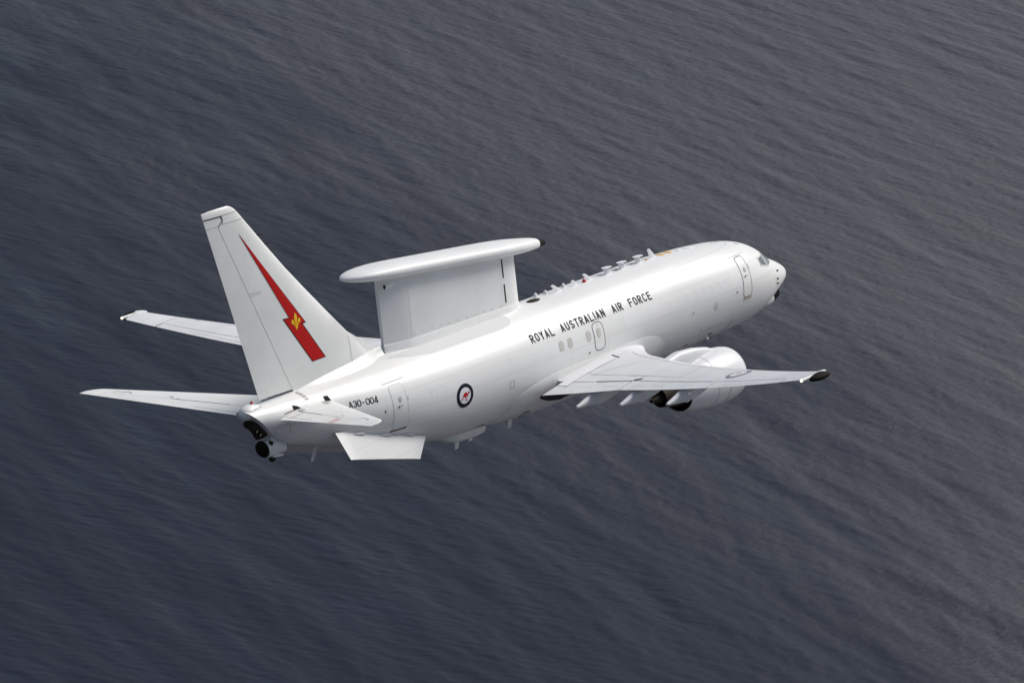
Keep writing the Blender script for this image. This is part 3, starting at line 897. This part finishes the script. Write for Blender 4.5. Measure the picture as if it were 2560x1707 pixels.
rud = surf('rudder', [fin_sec(z, fin_hinge(z) + .012, None) for z in np.linspace(1.80, 8.38, 12)], 'tail', root)
surf('rudder_horn', [fin_sec(z, 32.24, None) for z in (8.40, 8.72)], 'tail', rud)
decal('rudder_gap', [stroke([(33.05, 8.735), (32.28, 8.735), (32.19, 8.58), (32.42, 8.38)], .035, FIN, .010, False, .1)], 'gap', rud)
decal('rudder_gap', [stroke([(31.30, 1.73), (29.80, 1.78)], .04, FIN, .014, False, .2)], 'gap', rud)
decal('hinge_cover', [stroke([(31.33, 5.60), (30.80, 5.59), (30.78, 5.62), (30.82, 5.66), (31.34, 5.67)], .014, FIN, .006, False, .1)], 'seam', vf)
decal('hinge_line', [stroke([(fin_hinge(z), z) for z in (1.66, 8.36)], .012, FIN, .006, False, .3)], 'pad', vf)
# red bolt with gold fleur-de-lis
BOLT = [(31.49, 7.93), (28.78, 4.09), (28.97, 4.08), (28.01, 2.61), (28.64, 2.59), (29.82, 4.41), (29.53, 4.39)]
bolt_o = [(31.53, 7.98), (28.73, 4.06), (28.90, 4.04), (27.95, 2.585), (28.66, 2.565), (29.88, 4.435), (29.56, 4.42)]
polyfill('bolt_outline', [[bolt_o[i] for i in (0, 1, 6)], [bolt_o[i] for i in (1, 2, 3, 4, 5, 6)]], FIN, .008, 'ink', vf, cuts=5)
polyfill('lightning_bolt', [[BOLT[i] for i in (0, 1, 6)], [BOLT[i] for i in (1, 2, 3, 4, 5, 6)]], FIN, .014, 'red', vf, cuts=5)
FL = [[(0, .30), (.055, .20), (.065, .10), (.035, 0.0), (.03, -.06), (-.03, -.06), (-.035, 0.0), (-.065, .10), (-.055, .20)],
      [(.05, -.06), (.075, .02), (.13, .10), (.19, .08), (.20, .0), (.165, -.06), (.15, -.02), (.155, .03), (.12, .035), (.095, -.06)],
      [(-.05, -.06), (-.095, -.06), (-.12, .035), (-.155, .03), (-.15, -.02), (-.165, -.06), (-.20, .0), (-.19, .08), (-.13, .10), (-.075, .02)],
      [(-.11, -.075), (.11, -.075), (.11, -.12), (-.11, -.12)],
      [(-.03, -.13), (.03, -.13), (.075, -.19), (.03, -.19), (.012, -.27), (-.012, -.27), (-.03, -.19), (-.075, -.19)]]
polyfill('fleur_de_lis_emblem', [[(-a * 1.0, b) for a, b in p_] for p_ in FL], lambda u, v_: FIN(29.235 + u * 1.15, 4.20 + v_ * 1.12), .020, 'yellow', vf, cuts=1)
# dorsal fillet
rings_ = []
for k in np.linspace(0, 1, 20):
    x = 24.55 + 2.55 * k
    zt = float(np.interp(x, [24.55, 25.2, 25.8, 26.45, 27.1], [1.90, 2.32, 2.74, 3.20, 3.55])); zb = 1.45
    wd = .07 + .26 * k ** .8
    rings_.append([(x, wd * math.cos(t_) * (1 - .80 * (.5 + .5 * math.sin(t_)) ** 1.1 * (1 - .25 * k)), (zt + zb) / 2 + (zt - zb) / 2 * math.sin(t_)) for t_ in [2 * math.pi * (j + .5) / 28 for j in range(28)]])
v, f = loft(rings_)
dors = raw('dorsal_fin', v, f, 'tail', root, angle=60)
decal('fin_seam', [stroke([(26.54, 3.05), (26.62, 1.85)], .014, FIN, .02, False, .1)], 'seamd', dors)
# flared base between fin and crown
rings_ = []
for k in np.linspace(0, 1, 24):
    x = 24.7 + 5.0 * k; z0 = fprof(min(x, 31.7))[0]; hw = .10 + .50 * math.sin(math.pi * min(1, .10 + .80 * k)) ** .9 * (1 - .5 * k)
    core = fin_hy(max(x, fin_le(1.9) + .02), 1.9) if x > fin_le(1.9) else .03
    pts = []
    for q_ in np.linspace(-1, 1, 25):
        y = q_ * (core + hw); a_ = max(0, abs(y) - core * .9) / (hw + .1 * core)
        pts.append((x, y, fz(min(x, 31.7), y) - .03 + .34 * (1 - k ** 3) * (1 - min(1, a_)) ** 2.6))
    rings_.append(pts)
v, f = loft(rings_, closed=False, cap0=False, cap1=False)
raw('fin_root_fillet', v, f, 'tail', root, angle=70)
for z in (7.62, 7.24):
    x = fin_le(z)
    bevelled('static_wick', [box((x - .12, .0, z + .02), (.30, .025, .035), Matrix.Rotation(R(-12), 3, 'Y'))], 'soot', vf, .006)

# ---------------------------------------------------------------- TAILPLANES
class Stab:
    def __init__(self, sgn): self.s = sgn; self.d = .119 if sgn > 0 else .148
    def le(self, y): return 28.0 + .645 * y + (.9 * max(0, (y - 6.75) / .42) ** 2.2 * .4 if y > 6.75 else 0)
    def te(self, y): return 31.05 + .32 * y
    def z(self, y): return 1.10 + self.d * (y - .8)
    def pt(self, y, c, up=1):
        a, b = self.le(y), self.te(y); ch = b - a
        return Vector((a + ch * c, self.s * y, self.z(y) + up * naca(c, .085) * ch))
    def map(self, y, c):
        p = self.pt(y, c); a = self.pt(y, min(1, c + .01)) - self.pt(y, c - .01); b = self.pt(y + .03, c) - self.pt(y - .03, c)
        n = a.cross(b).normalized(); n = -n if n.z < 0 else n
        return p, n
    def section(self, y, c0, c1, k=1.0):
        a, b = self.le(y), self.te(y); ch = b - a
        return [(a + ch * c, self.s * y, self.z(y) + h_ * ch * k) for c, h_ in foil_loop(c0, c1, .085)]
def build_stab(sgn):
    t = Stab(sgn)
    hc = lambda y: .66 - .012 * (y - 1)
    main = surf('tailplane', [t.section(y, 0, hc(y)) for y in np.linspace(.45, 6.45, 14)], 'tail', root)
    main['label'] = 'near right tailplane with grey rub pads at its root' if sgn > 0 else 'far left tailplane seen beyond the tail cone'
    surf('tailplane_tip', [t.section(y, 0, 1, math.sqrt(max(.05, 1 - ((y - 6.47) / .72) ** 4))) for y in (6.47, 6.7, 6.85, 6.97, 7.06, 7.13, 7.17)], 'tail', main)
    el = surf('elevator', [t.section(y, hc(y) + .006, 1) for y in np.linspace(.85, 6.44, 12)], 'tail', main)
    decal('hinge_gap', [stroke([(y, hc(y) + .001) for y in ((1.0, 2.9) if sgn > 0 else (2.0, 4.1))], .012, t.map, .008, False, .2)], 'gap', main)
    decal('hinge_gap', [stroke([(y, hc(y) + .001) for y in (1.0, 6.3)], .005, t.map, .006, False, .3)], 'pad', main)
    decal('tip_panel_gap', [stroke([(5.6, .50), (5.75, .38), (6.2, .38), (6.22, .52)], .03, t.map, .006, False, .1)], 'seamd', main)
    decal('access_cover', [star(ell(4.2, .52, .07, .03, 12), t.map, .008, 2), star(ell(3.9, .60, .06, .012, 10), t.map, .008, 2)], 'seam', main)
    if sgn > 0:
        decal('elevator_patch', [star(rrect(4.35, .82, .42, .30, .02), t.map, .006, 3)], 'pink', main)
        decal('elevator_patch', [stroke([(1.55, .70), (1.25, .92)], .07, t.map, .006, False, .1)], 'pad', main)
    decal('trim_tab_gap', [stroke([(.95, .90), (2.9, .90)], .008, t.map, .006, False, .2)], 'seam', main)
    # rub pads near the root
    decal('rub_pad', [star(rrect(1.28, .165, .55, .085, .02), t.map, .012, 3), star(rrect(1.02, .60, .36, .085, .02), t.map, .012, 3)], 'pad', main)
    return main
build_stab(1)
build_stab(-1)
# dark slots in the tail side where the tailplane trims
for mp, sg in ((SIDE, 1), (SIDEL, -1)):
    polyfill('trim_slot', [[(29.00, 1.39), (28.82, 1.38), (28.78, 1.14), (29.04, 1.14)]], mp, .014, 'black', fus, cuts=3)
    polyfill('trim_slot', [[(30.42, 1.40), (30.26, 1.34), (30.14, 1.24), (30.46, 1.24)]], mp, .014, 'black', fus, cuts=3)
    decal('root_seal', [stroke([(31.15, 1.16), (30.75, 1.22), (30.35, 1.25)], .035, mp, .007, False, .1)], 'hot', fus)
for s, z in ((29.72, 1.67), (29.70, 1.62), (29.68, 1.55), (29.68, 1.46)):
    decal('vortex_plate', [star(rrect(s, z, .14, .055, .01), SIDE, .012, 2)], 'pad', fus)

# ---------------------------------------------------------------- TAIL END
tc_r = []
for k in np.linspace(0, 1, 12):
    x = 31.45 + 1.0 * k; r_ = .27 * math.sqrt(max(.004, 1 - max(0, (k - .55) / .45) ** 2)) * min(1, .55 + k * 1.2)
    zc = 1.50 - .03 * k
    tc_r.append([(x, r_ * 1.15 * math.cos(t_), zc + r_ * math.sin(t_)) for t_ in [2 * math.pi * j / 28 for j in range(28)]])
v, f = loft(tc_r)
tcap = raw('tail_cone', v, f, 'white', root, angle=60)
v, f = loft(lathe([(0, .055), (.05, .055), (.09, .045), (.11, .01)], 16))
v = [(31.78 + y, z, 1.74 + x) for x, y, z in v]
raw('tail_beacon', v, f, 'beacon', root)
decal('tail_cone_slot', [stroke([(31.60, 1.62), (32.0, 1.60)], .02, lambda s, z: (Vector((s, .275, z)), Vector((0, 1, .3)).normalized()), .02, False, .1)], 'seam', tcap)
# exhaust: slanted black opening under the cone
exh = []
for k in np.linspace(0, 1, 8):
    cx = 32.02 - .62 * k; cz = 1.13 - .66 * k; rw = .14 + .20 * math.sin(math.pi * (.15 + .75 * k))
    d_ = .12 + .05 * math.sin(9 * k)
    exh.append([(cx + .16 * math.cos(t_) * d_ / .12 + .04, rw * math.sin(t_), cz + .12 * math.cos(t_) * -.4) for t_ in [2 * math.pi * j / 18 for j in range(18)]])
v, f = loft(exh)
ex_o = raw('exhaust_outlet', v, f, 'soot', root, angle=40)
v, f = loft([[(x, r_ * math.cos(t_), z + r_ * math.sin(t_)) for t_ in [2 * math.pi * j / 18 for j in range(18)]] for x, z, r_ in ((31.3, .62, .2), (31.55, .60, .21), (31.72, .58, .18), (31.76, .58, .10))])
raw('exhaust_pipe', v, f, 'soot', ex_o)
decal('exhaust_bracket', [star(ell(0, 0, .09, .018, 10), (lambda a, b, px=px, pz=pz: (Vector((px + a * .7, .20, pz - a * .6 + b)), Vector((.3, .9, .2)))), .05, 1) for px, pz in ((31.88, .78), (31.72, .62), (31.98, .98))], 'metal', ex_o)

# ---------------------------------------------------------------- TAIL SENSOR POD
pod_r = []
for x, zc, hy, hz in ((30.42, -.12, .17, .16), (30.50, -.13, .24, .22), (30.9, -.07, .29, .29), (31.3, -.02, .33, .325), (31.50, 0.0, .345, .335)):
    pod_r.append([(x + .10 * (z_ := (hz * math.copysign(abs(math.sin(t_)) ** .8, math.sin(t_)))), hy * math.copysign(abs(math.cos(t_)) ** .8, math.cos(t_)), zc + z_) for t_ in [2 * math.pi * (j + .5) / 32 for j in range(32)]])
v, f = loft(pod_r)
tpod = raw('tail_sensor_pod', v, f, 'wing', root, angle=40)
lens = []
for k in np.linspace(0, 1, 9):
    r_ = .325 * math.sqrt(max(.002, 1 - k * k))
    lens.append([(31.505 + .16 * k + .1 * r_ * math.sin(t_), r_ * math.cos(t_), .0 + r_ * math.sin(t_)) for t_ in [2 * math.pi * j / 32 for j in range(32)]])
v, f = loft(lens)
raw('rear_radome', v, f, 'black', tpod, angle=60)
v, f = loft([[(31.33 + r_ * math.cos(t_), y, .20 + r_ * math.sin(t_)) for t_ in [2 * math.pi * j / 18 for j in range(18)]] for y, r_ in ((.20, .075), (.335, .075), (.345, .06))])
raw('side_lens', v, f, 'soot', tpod)
bevelled('pod_skid', [box((30.93, .10, -.37), (.55, .22, .08), Matrix.Rotation(R(-7), 3, 'Y'))], 'white', tpod, .02)
v, f = loft([[(31.12 + .13 * math.sin(a_) * math.cos(t_), .05 + .13 * math.sin(a_) * math.sin(t_), -.46 + .11 * math.cos(a_)) for t_ in [2 * math.pi * j / 18 for j in range(18)]] for a_ in np.linspace(.15, math.pi - .15, 9)])
raw('sensor_ball', v, f, 'soot', tpod)
raw('pod_strut', *loft([[(30.6 + dx, dy, z) for dx, dy in ((0, -.12), (.55, -.14), (.55, .14), (0, .12))] for z in (-.05, .45)]), 'wing', tpod, smooth=False)

# ---------------------------------------------------------------- RADAR
def pyl_sec(z, grow=0.0, x0=16.78, xf=24.55, z_off=None):
    pts = []
    hw = .42 + grow
    xs = [x0 + 1.15 * (1 - math.cos(math.pi / 2 * i / 10)) for i in range(11)] + [18.6, 20, 21.5, 23.3, 23.55, 23.9, 24.3, xf + grow]
    def half(x):
        if x < x0 + 1.15: k = (x - x0) / 1.15; return hw * math.sqrt(max(0, 1 - (1 - k) ** 2.4))
        if x < 23.3: return hw
        return hw + (.07 + grow - hw) * ((x - 23.3) / (xf + grow - 23.3)) ** 1.25
    up = [(x, half(x)) for x in xs]
    return [(x, y, z) for x, y in up] + [(x, -y, z) for x, y in up[::-1] if y > 1e-6]
def hat_axis(s): return 3.87 + (s - 14.81) * .0993
pr = []
for k in np.linspace(0, 1, 8):
    sec = pyl_sec(0)
    pr.append([(x, y, 1.55 + ((hat_axis(x) - .05) - 1.55) * k) for x, y, _ in sec])
v, f = loft(pr)
pyl = raw('radar_pylon', v, f, 'radar', root, angle=30)
sk = []
for zt_, g_ in ((1.35, .035), (2.03, .03), (2.09, .0)):
    sk.append([(x + (-.02 if x < 17.2 and g_ else 0), y, zt_ + (.0 if zt_ < 1.5 else .012 * (x - 17))) for x, y, _ in pyl_sec(0, g_)])
v, f = loft(sk)
skirt = raw('pylon_skirt', v, f, 'white', pyl, angle=30)
PY = lambda s, z: (Vector((s, .42, z)), Vector((0, 1, 0)))
decal('cooling_slot', [star(rrect(17.87, 3.57, .075, .72, .02), lambda s, z: (Vector((s, .42, z)), Vector((0, 1, 0))), .006, 2), star(rrect(17.87, 2.60, .075, .72, .02), PY, .006, 2)], 'gap', pyl)
decal('pylon_seam', [stroke([(23.30, 4.40), (23.32, 2.16)], .014, PY, .005), stroke([(18.05, 3.98), (18.05, 2.12)], .008, PY, .005)], 'walk', pyl)
for i in range(11):
    s = 23.2 - i * .50
    decal('fastener_cover', [star(rrect(s, 2.30 - i * .012 + (.03 if i in (2, 3) else 0), .09, .03, .01), PY, .008, 2)], 'pad', pyl)
v, f = loft([[(x, .30 + r_ * .7 * math.cos(t_) + dy, 4.36 + r_ * math.sin(t_)) for t_ in [2 * math.pi * j / 16 for j in range(16)]] for x, r_, dy in ((23.95, .02, .02), (24.10, .10, .04), (24.40, .105, .0), (24.42, .09, .0))])
nz = raw('cooling_outlet', v, f, 'radar', pyl)
v, f = loft([[(x, .30 + r_ * .7 * math.cos(t_), 4.36 + r_ * math.sin(t_)) for t_ in [2 * math.pi * j / 16 for j in range(16)]] for x, r_ in ((24.39, .092), (24.425, .088))])
raw('outlet_mouth', v, f, 'soot', pyl)
# the long flat antenna housing
hr = []
S0, S1 = 14.78, 26.28
HX = [14.78, 14.82, 14.90, 15.02, 15.20, 15.55, 16.1, 16.9, 17.9, 19.0]
HW = [.03, .10, .15, .19, .25, .39, .58, .76, .85, .87]
HH = [.03, .08, .115, .14, .165, .215, .255, .295, .312, .315]
for x in list(np.linspace(14.78, 15.22, 14)) + list(np.linspace(15.3, 19.0, 30)) + list(np.linspace(19.3, 23.4, 14)) + list(S1 - 3.0 * (1 - np.linspace(.03, 1, 34)) ** 1.6):
    b_ = (S1 - x) / 2.9
    rh = math.sqrt(max(0, 1 - (1 - min(1, b_)) ** 2.1)); rw_ = math.sqrt(max(0, 1 - (1 - min(1, b_ * 1.2)) ** 2.3))
    fh = pchip(np.array(HX), np.array(HH), min(x, 18.99)); fw_ = pchip(np.array(HX), np.array(HW), min(x, 18.99))
    hh_, hw_ = max(.004, fh * rh), max(.004, fw_ * rw_)
    zc = hat_axis(x) + .10 * hh_ / .315
    hr.append([(x, hw_ * math.copysign(abs(math.cos(t_)) ** .78, math.cos(t_)), zc + hh_ * math.copysign(abs(math.sin(t_)) ** .86, math.sin(t_))) for t_ in [2 * math.pi * (j + .5) / 48 for j in range(48)]])
cut = next(i for i, r_ in enumerate(hr) if r_[0][0] > 15.34)
v, f = loft(hr[cut:])
hat = raw('radar_antenna_housing', v, f, 'radar', root, angle=50)
v, f = loft([[(x, y * 1.004, z) for x, y, z in r_] for r_ in hr[:cut + 1]])
raw('nose_radome', v, f, 'black', hat, angle=50)

# walkway strip on the crown beside the radar pylon
def walk_pts():
    a = [(s, .78 + .10 * (23 - s) / 5) for s in np.linspace(24.4, 18.4, 20)]
    a = [(24.9, .30), (24.4, .55), (23.6, .68)] + [(s, .76 + .02 * (23 - s)) for s in np.linspace(23.0, 18.5, 16)] + [(18.15, .93), (18.2, 1.02), (18.5, 1.08)]
    return a
wa = walk_pts()
V, F = [], []
outer = [(s, y) for s, y in wa]
for i, s in enumerate(np.linspace(24.9, 18.2, 40)):
    y0 = .46; y1 = float(np.interp(s, [18.2, 18.45, 19, 23, 24.0, 24.9], [.80, 1.04, 1.10, 1.04, .86, .55]))
    for j in range(5):
        p_, n_ = top_map(s, y0 + (y1 - y0) * j / 4); V.append(p_ + n_ * .005)
for i in range(39):
    for j in range(4):
        a = i * 5 + j; F.append((a, a + 1, a + 6, a + 5))
raw('crown_walkway', V, F, 'walk', fus, fixn=False)

# ---------------------------------------------------------------- VENTRAL FINS
def ventral(sgn):
    # root line on the lower fuselage, tip line below and outboard
    pts = {}
    rt = [Vector((28.86, sgn * 1.22, -.10)), Vector((23.98, sgn * 1.16, -1.24))]
    tp = [Vector((28.98, sgn * 1.90, -.92)), Vector((25.30, sgn * 1.90, -1.85))]
    n = ((rt[1] - rt[0]).cross(tp[0] - rt[0])).normalized()
    if n.y * sgn < 0: n = -n
    V = []; F = []
    NU, NV = 16, 6
    for side in (1, -1):
        for i in range(NU + 1):
            k = i / NU
            for j in range(NV + 1):
                l = j / NV
                a = rt[0].lerp(rt[1], k); b = tp[0].lerp(tp[1], k)
                # extend the root a little into the body
                p = (a + (a - b) * .12).lerp(b, l)
                t_ = .055 * math.sqrt(max(0, 1 - abs(2 * k - 1) ** 4)) * (1 - .35 * l) + .006
                V.append(p + n * side * t_)
    m = (NU + 1) * (NV + 1)
    for sd in (0, m):
        for i in range(NU):
            for j in range(NV):
                a = sd + i * (NV + 1) + j; F.append((a, a + 1, a + NV + 2, a + NV + 1))
    for i in range(NU):
        a = i * (NV + 1) + NV; F.append((a, a + NV + 1, a + m + NV + 1, a + m))
    for j in range(NV):
        for i in (0, NU):
            a = i * (NV + 1) + j; F.append((a, a + 1, a + m + 1, a + m))
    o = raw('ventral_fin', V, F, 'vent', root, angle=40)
    o['label'] = 'near right ventral fin below the rear door' if sgn > 0 else 'far left ventral fin, in shade under the tail'
    for k in (.24, .53, .79):
        c = rt[0].lerp(rt[1], k); dn = (tp[0].lerp(tp[1], k) - c).normalized()
        while abs(c.y) < fy(c.x, c.z) + .03: c = c + dn * .02
        c = c + n * .05
        ax = (rt[1] - rt[0]).normalized(); up = (rt[0] - tp[0]).normalized()
        v_, f_ = loft([[tuple(c + ax * (x - .2) + (up * math.cos(t_) * .075 + n * math.sin(t_) * .09) * r_) for t_ in [2 * math.pi * j / 16 for j in range(16)]] for x, r_ in ((-.18, .05), (-.05, .55), (.12, .85), (.30, 1.0), (.42, .85), (.50, .5), (.53, .08))])
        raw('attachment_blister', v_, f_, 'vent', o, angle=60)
    return o
ventral(1)
ventral(-1)

# ---------------------------------------------------------------- ANTENNAS AND LIGHTS
def blade(x, y, z, lenb, lent, hgt, sweep, thick=.035, name='blade_antenna', up=1, mat='white'):
    secs = []
    for k in (0, .5, 1):
        ln = lenb + (lent - lenb) * k; x0 = x + sweep * k
        lp = foil_loop(0, 1, .11, 8)
        secs.append([(x0 + (c - .5) * ln, y + h_ * ln, z + up * hgt * k) for c, h_ in lp])
    v_, f_ = loft(secs)
    return raw(name, v_, f_, mat, root, angle=40)
def crown(s, y=.12): return fz(s, y)
for s, lb, lt, hg, sw in ((14.38, .40, .17, .34, .40), (13.36, .26, .19, .24, .18), (12.45, .38, .17, .34, .38), (8.46, .40, .17, .42, .25)):
    blade(s, .14, crown(s) - .02, lb, lt, hg, sw, mat='disc')
# table-shaped antennas: a six-sided plate on a row of fins
for s in (11.40, 10.45, 9.42):
    y = .16; z0 = crown(s, y)
    t_ = bpy.data.objects.new('plate_antenna', None); col.objects.link(t_); t_.parent = root; t_.location = (s, y, z0)
    hexa = [(-.27, 0), (-.14, .15), (.17, .15), (.28, 0), (.17, -.15), (-.14, -.15)]
    v_, f_ = loft([[(a, b, z) for a, b in hexa] for z in (.25, .266)])
    raw('antenna_plate', v_, f_, 'disc', t_, smooth=False)
    for k in range(4):
        xx = -.13 + .085 * k
        v_, f_ = loft([[(xx + dx + .06 * q_, dy, -.05 + .303 * q_) for dx, dy in ((-.018, -.02), (.018, -.02), (.018, .02), (-.018, .02))] for q_ in (0, 1)])
        raw('antenna_leg', v_, f_, 'disc', t_, smooth=False)
    v_, f_ = loft([[(a * .62, b * .4, z) for a, b in hexa] for z in (-.04, .02)])
    raw('antenna_base', v_, f_, 'disc', t_, smooth=False)
def dome(name, s, y, r_, hgt, mat, n=18, lx=1.0):
    p_, nn = top_map(s, y)
    v_, f_ = loft([[(s + lx * r_ * q_ * math.cos(t_), y + r_ * q_ * math.sin(t_), p_.z - .03 + (hgt + .03) * hq) for t_ in [2 * math.pi * j / n for j in range(n)]] for q_, hq in ((1, 0), (1, .45), (.8, .8), (.45, .96), (.08, 1))])
    return raw(name, v_, f_, mat, root, angle=60)
dome('crown_beacon', 12.83, .14, .075, .12, 'beacon')
dome('navigation_antenna', 15.50, -.12, .075, .17, 'white'); dome('navigation_antenna', 14.90, -.12, .075, .14, 'white'); dome('navigation_antenna', 13.80, -.12, .075, .16, 'white')
dome('satellite_antenna', 16.0, .16, .19, .045, 'soot', 28, 1.9)
dome('direction_finder', 7.88, .03, .20, .03, 'ochre', 28, .95); dome('direction_finder', 7.36, .0, .20, .03, 'ochre', 28, .95)
dome('fuel_vent_cap', 8.94, .18, .07, .04, 'ochre')
dome('flush_antenna', 6.22, .11, .20, .03, 'disc', 24, 1.4); dome('flush_antenna', 6.82, .12, .10, .03, 'disc', 18, 1.4)
decal('crown_slot', [star(ell(10.81, .14, .10, .05, 14), top_map, .01, 2)], 'seamd', fus)
decal('escape_hatch_outline', [stroke([(4.75, .10), (4.15, .12)], .05, top_map, .006, False, .1), stroke([(3.68, .50), (3.48, .58)], .05, top_map, .006, False, .1)], 'seam', fus)
# below the body
for s, lb, lt, hg, sw in ((20.2, .26, .20, .30, .10), (21.02, .30, .20, .40, .12), (17.9, .26, .20, .36, .08)):
    zb = -2.10 if s > 19 else -2.30
    blade(s, .0, zb - (.20 if 20 < s < 22 else 0), lb, lt, hg, sw, name='belly_antenna', up=-1)
blade(28.85, .10, -.58, .26, .18, .50, .28, name='belly_antenna', up=-1)
for s in (8.7, 7.7):
    blade(s, .9, -1.98, .24, .16, .34, .12, name='belly_antenna', up=-1)
# shallow belly canoe behind the wing
rings_ = []
for k in np.linspace(0, 1, 20):
    x = 19.75 + 3.2 * k; zt_ = fprof(x)[1] + .25
    dp = .50 * min(1, (k / .06) ** .7 if k > 0 else .02) * min(1, ((1 - k) / .35) ** .8 if k < 1 else .01)
    wd = .62 * min(1, .75 + k) * min(1, ((1 - k) / .4) ** .6 if k < 1 else .02)
    rings_.append([(x, max(wd, .02) * math.copysign(abs(math.cos(t_)) ** .5, math.cos(t_)), zt_ - max(dp, .02) / 2 + max(dp, .02) / 2 * math.copysign(abs(math.sin(t_)) ** .5, math.sin(t_))) for t_ in [2 * math.pi * (j + .5) / 32 for j in range(32)]])
v, f = loft(rings_)
raw('belly_canoe', v, f, 'white', root, angle=45)
# chin sensor under the nose
v, f = loft([[(x, .30 * k_ * math.cos(t_) + .12, z + hz * math.sin(t_)) for t_ in [2 * math.pi * j / 20 for j in range(20)]] for x, z, k_, hz in ((.80, -1.20, .5, .10), (.84, -1.30, .95, .26), (1.15, -1.42, 1, .26), (1.3, -1.46, 1, .25))])
chin = raw('chin_sensor', v, f, 'black', root, angle=40)
v, f = loft([[(x, .31 * k_ * math.cos(t_) + .12, z + hz * math.sin(t_)) for t_ in [2 * math.pi * j / 20 for j in range(20)]] for x, z, k_, hz in ((1.27, -1.46, 1.03, .27), (1.45, -1.50, 1.02, .26), (1.9, -1.58, .8, .16), (2.3, -1.62, .3, .05))])
raw('chin_fairing', v, f, 'white', chin, angle=40)
# shade under the wing root trailing edge, modelled as dark solids, both sides
for sgn in (1, -1):
    rings_ = []
    for x, y0, y1, z0, z1 in ((16.2, 1.8, 2.1, -1.38, -1.28), (17.1, 1.8, 2.5, -1.44, -1.22), (17.75, 1.8, 2.55, -1.47, -1.20), (18.02, 1.8, 2.32, -1.45, -1.22), (18.1, 1.8, 2.1, -1.40, -1.26)):
        rings_.append([(x, sgn * ((y0 + y1) / 2 + (y1 - y0) / 2 * math.copysign(abs(math.cos(a_)) ** .6, math.cos(a_))), (z0 + z1) / 2 + (z1 - z0) / 2 * math.copysign(abs(math.sin(a_)) ** .6, math.sin(a_))) for a_ in [2 * math.pi * (j + .5) / 24 for j in range(24)]])
    raw('flap_well_shade', *loft(rings_), 'well', wing_r if sgn > 0 else wing_l, angle=60)
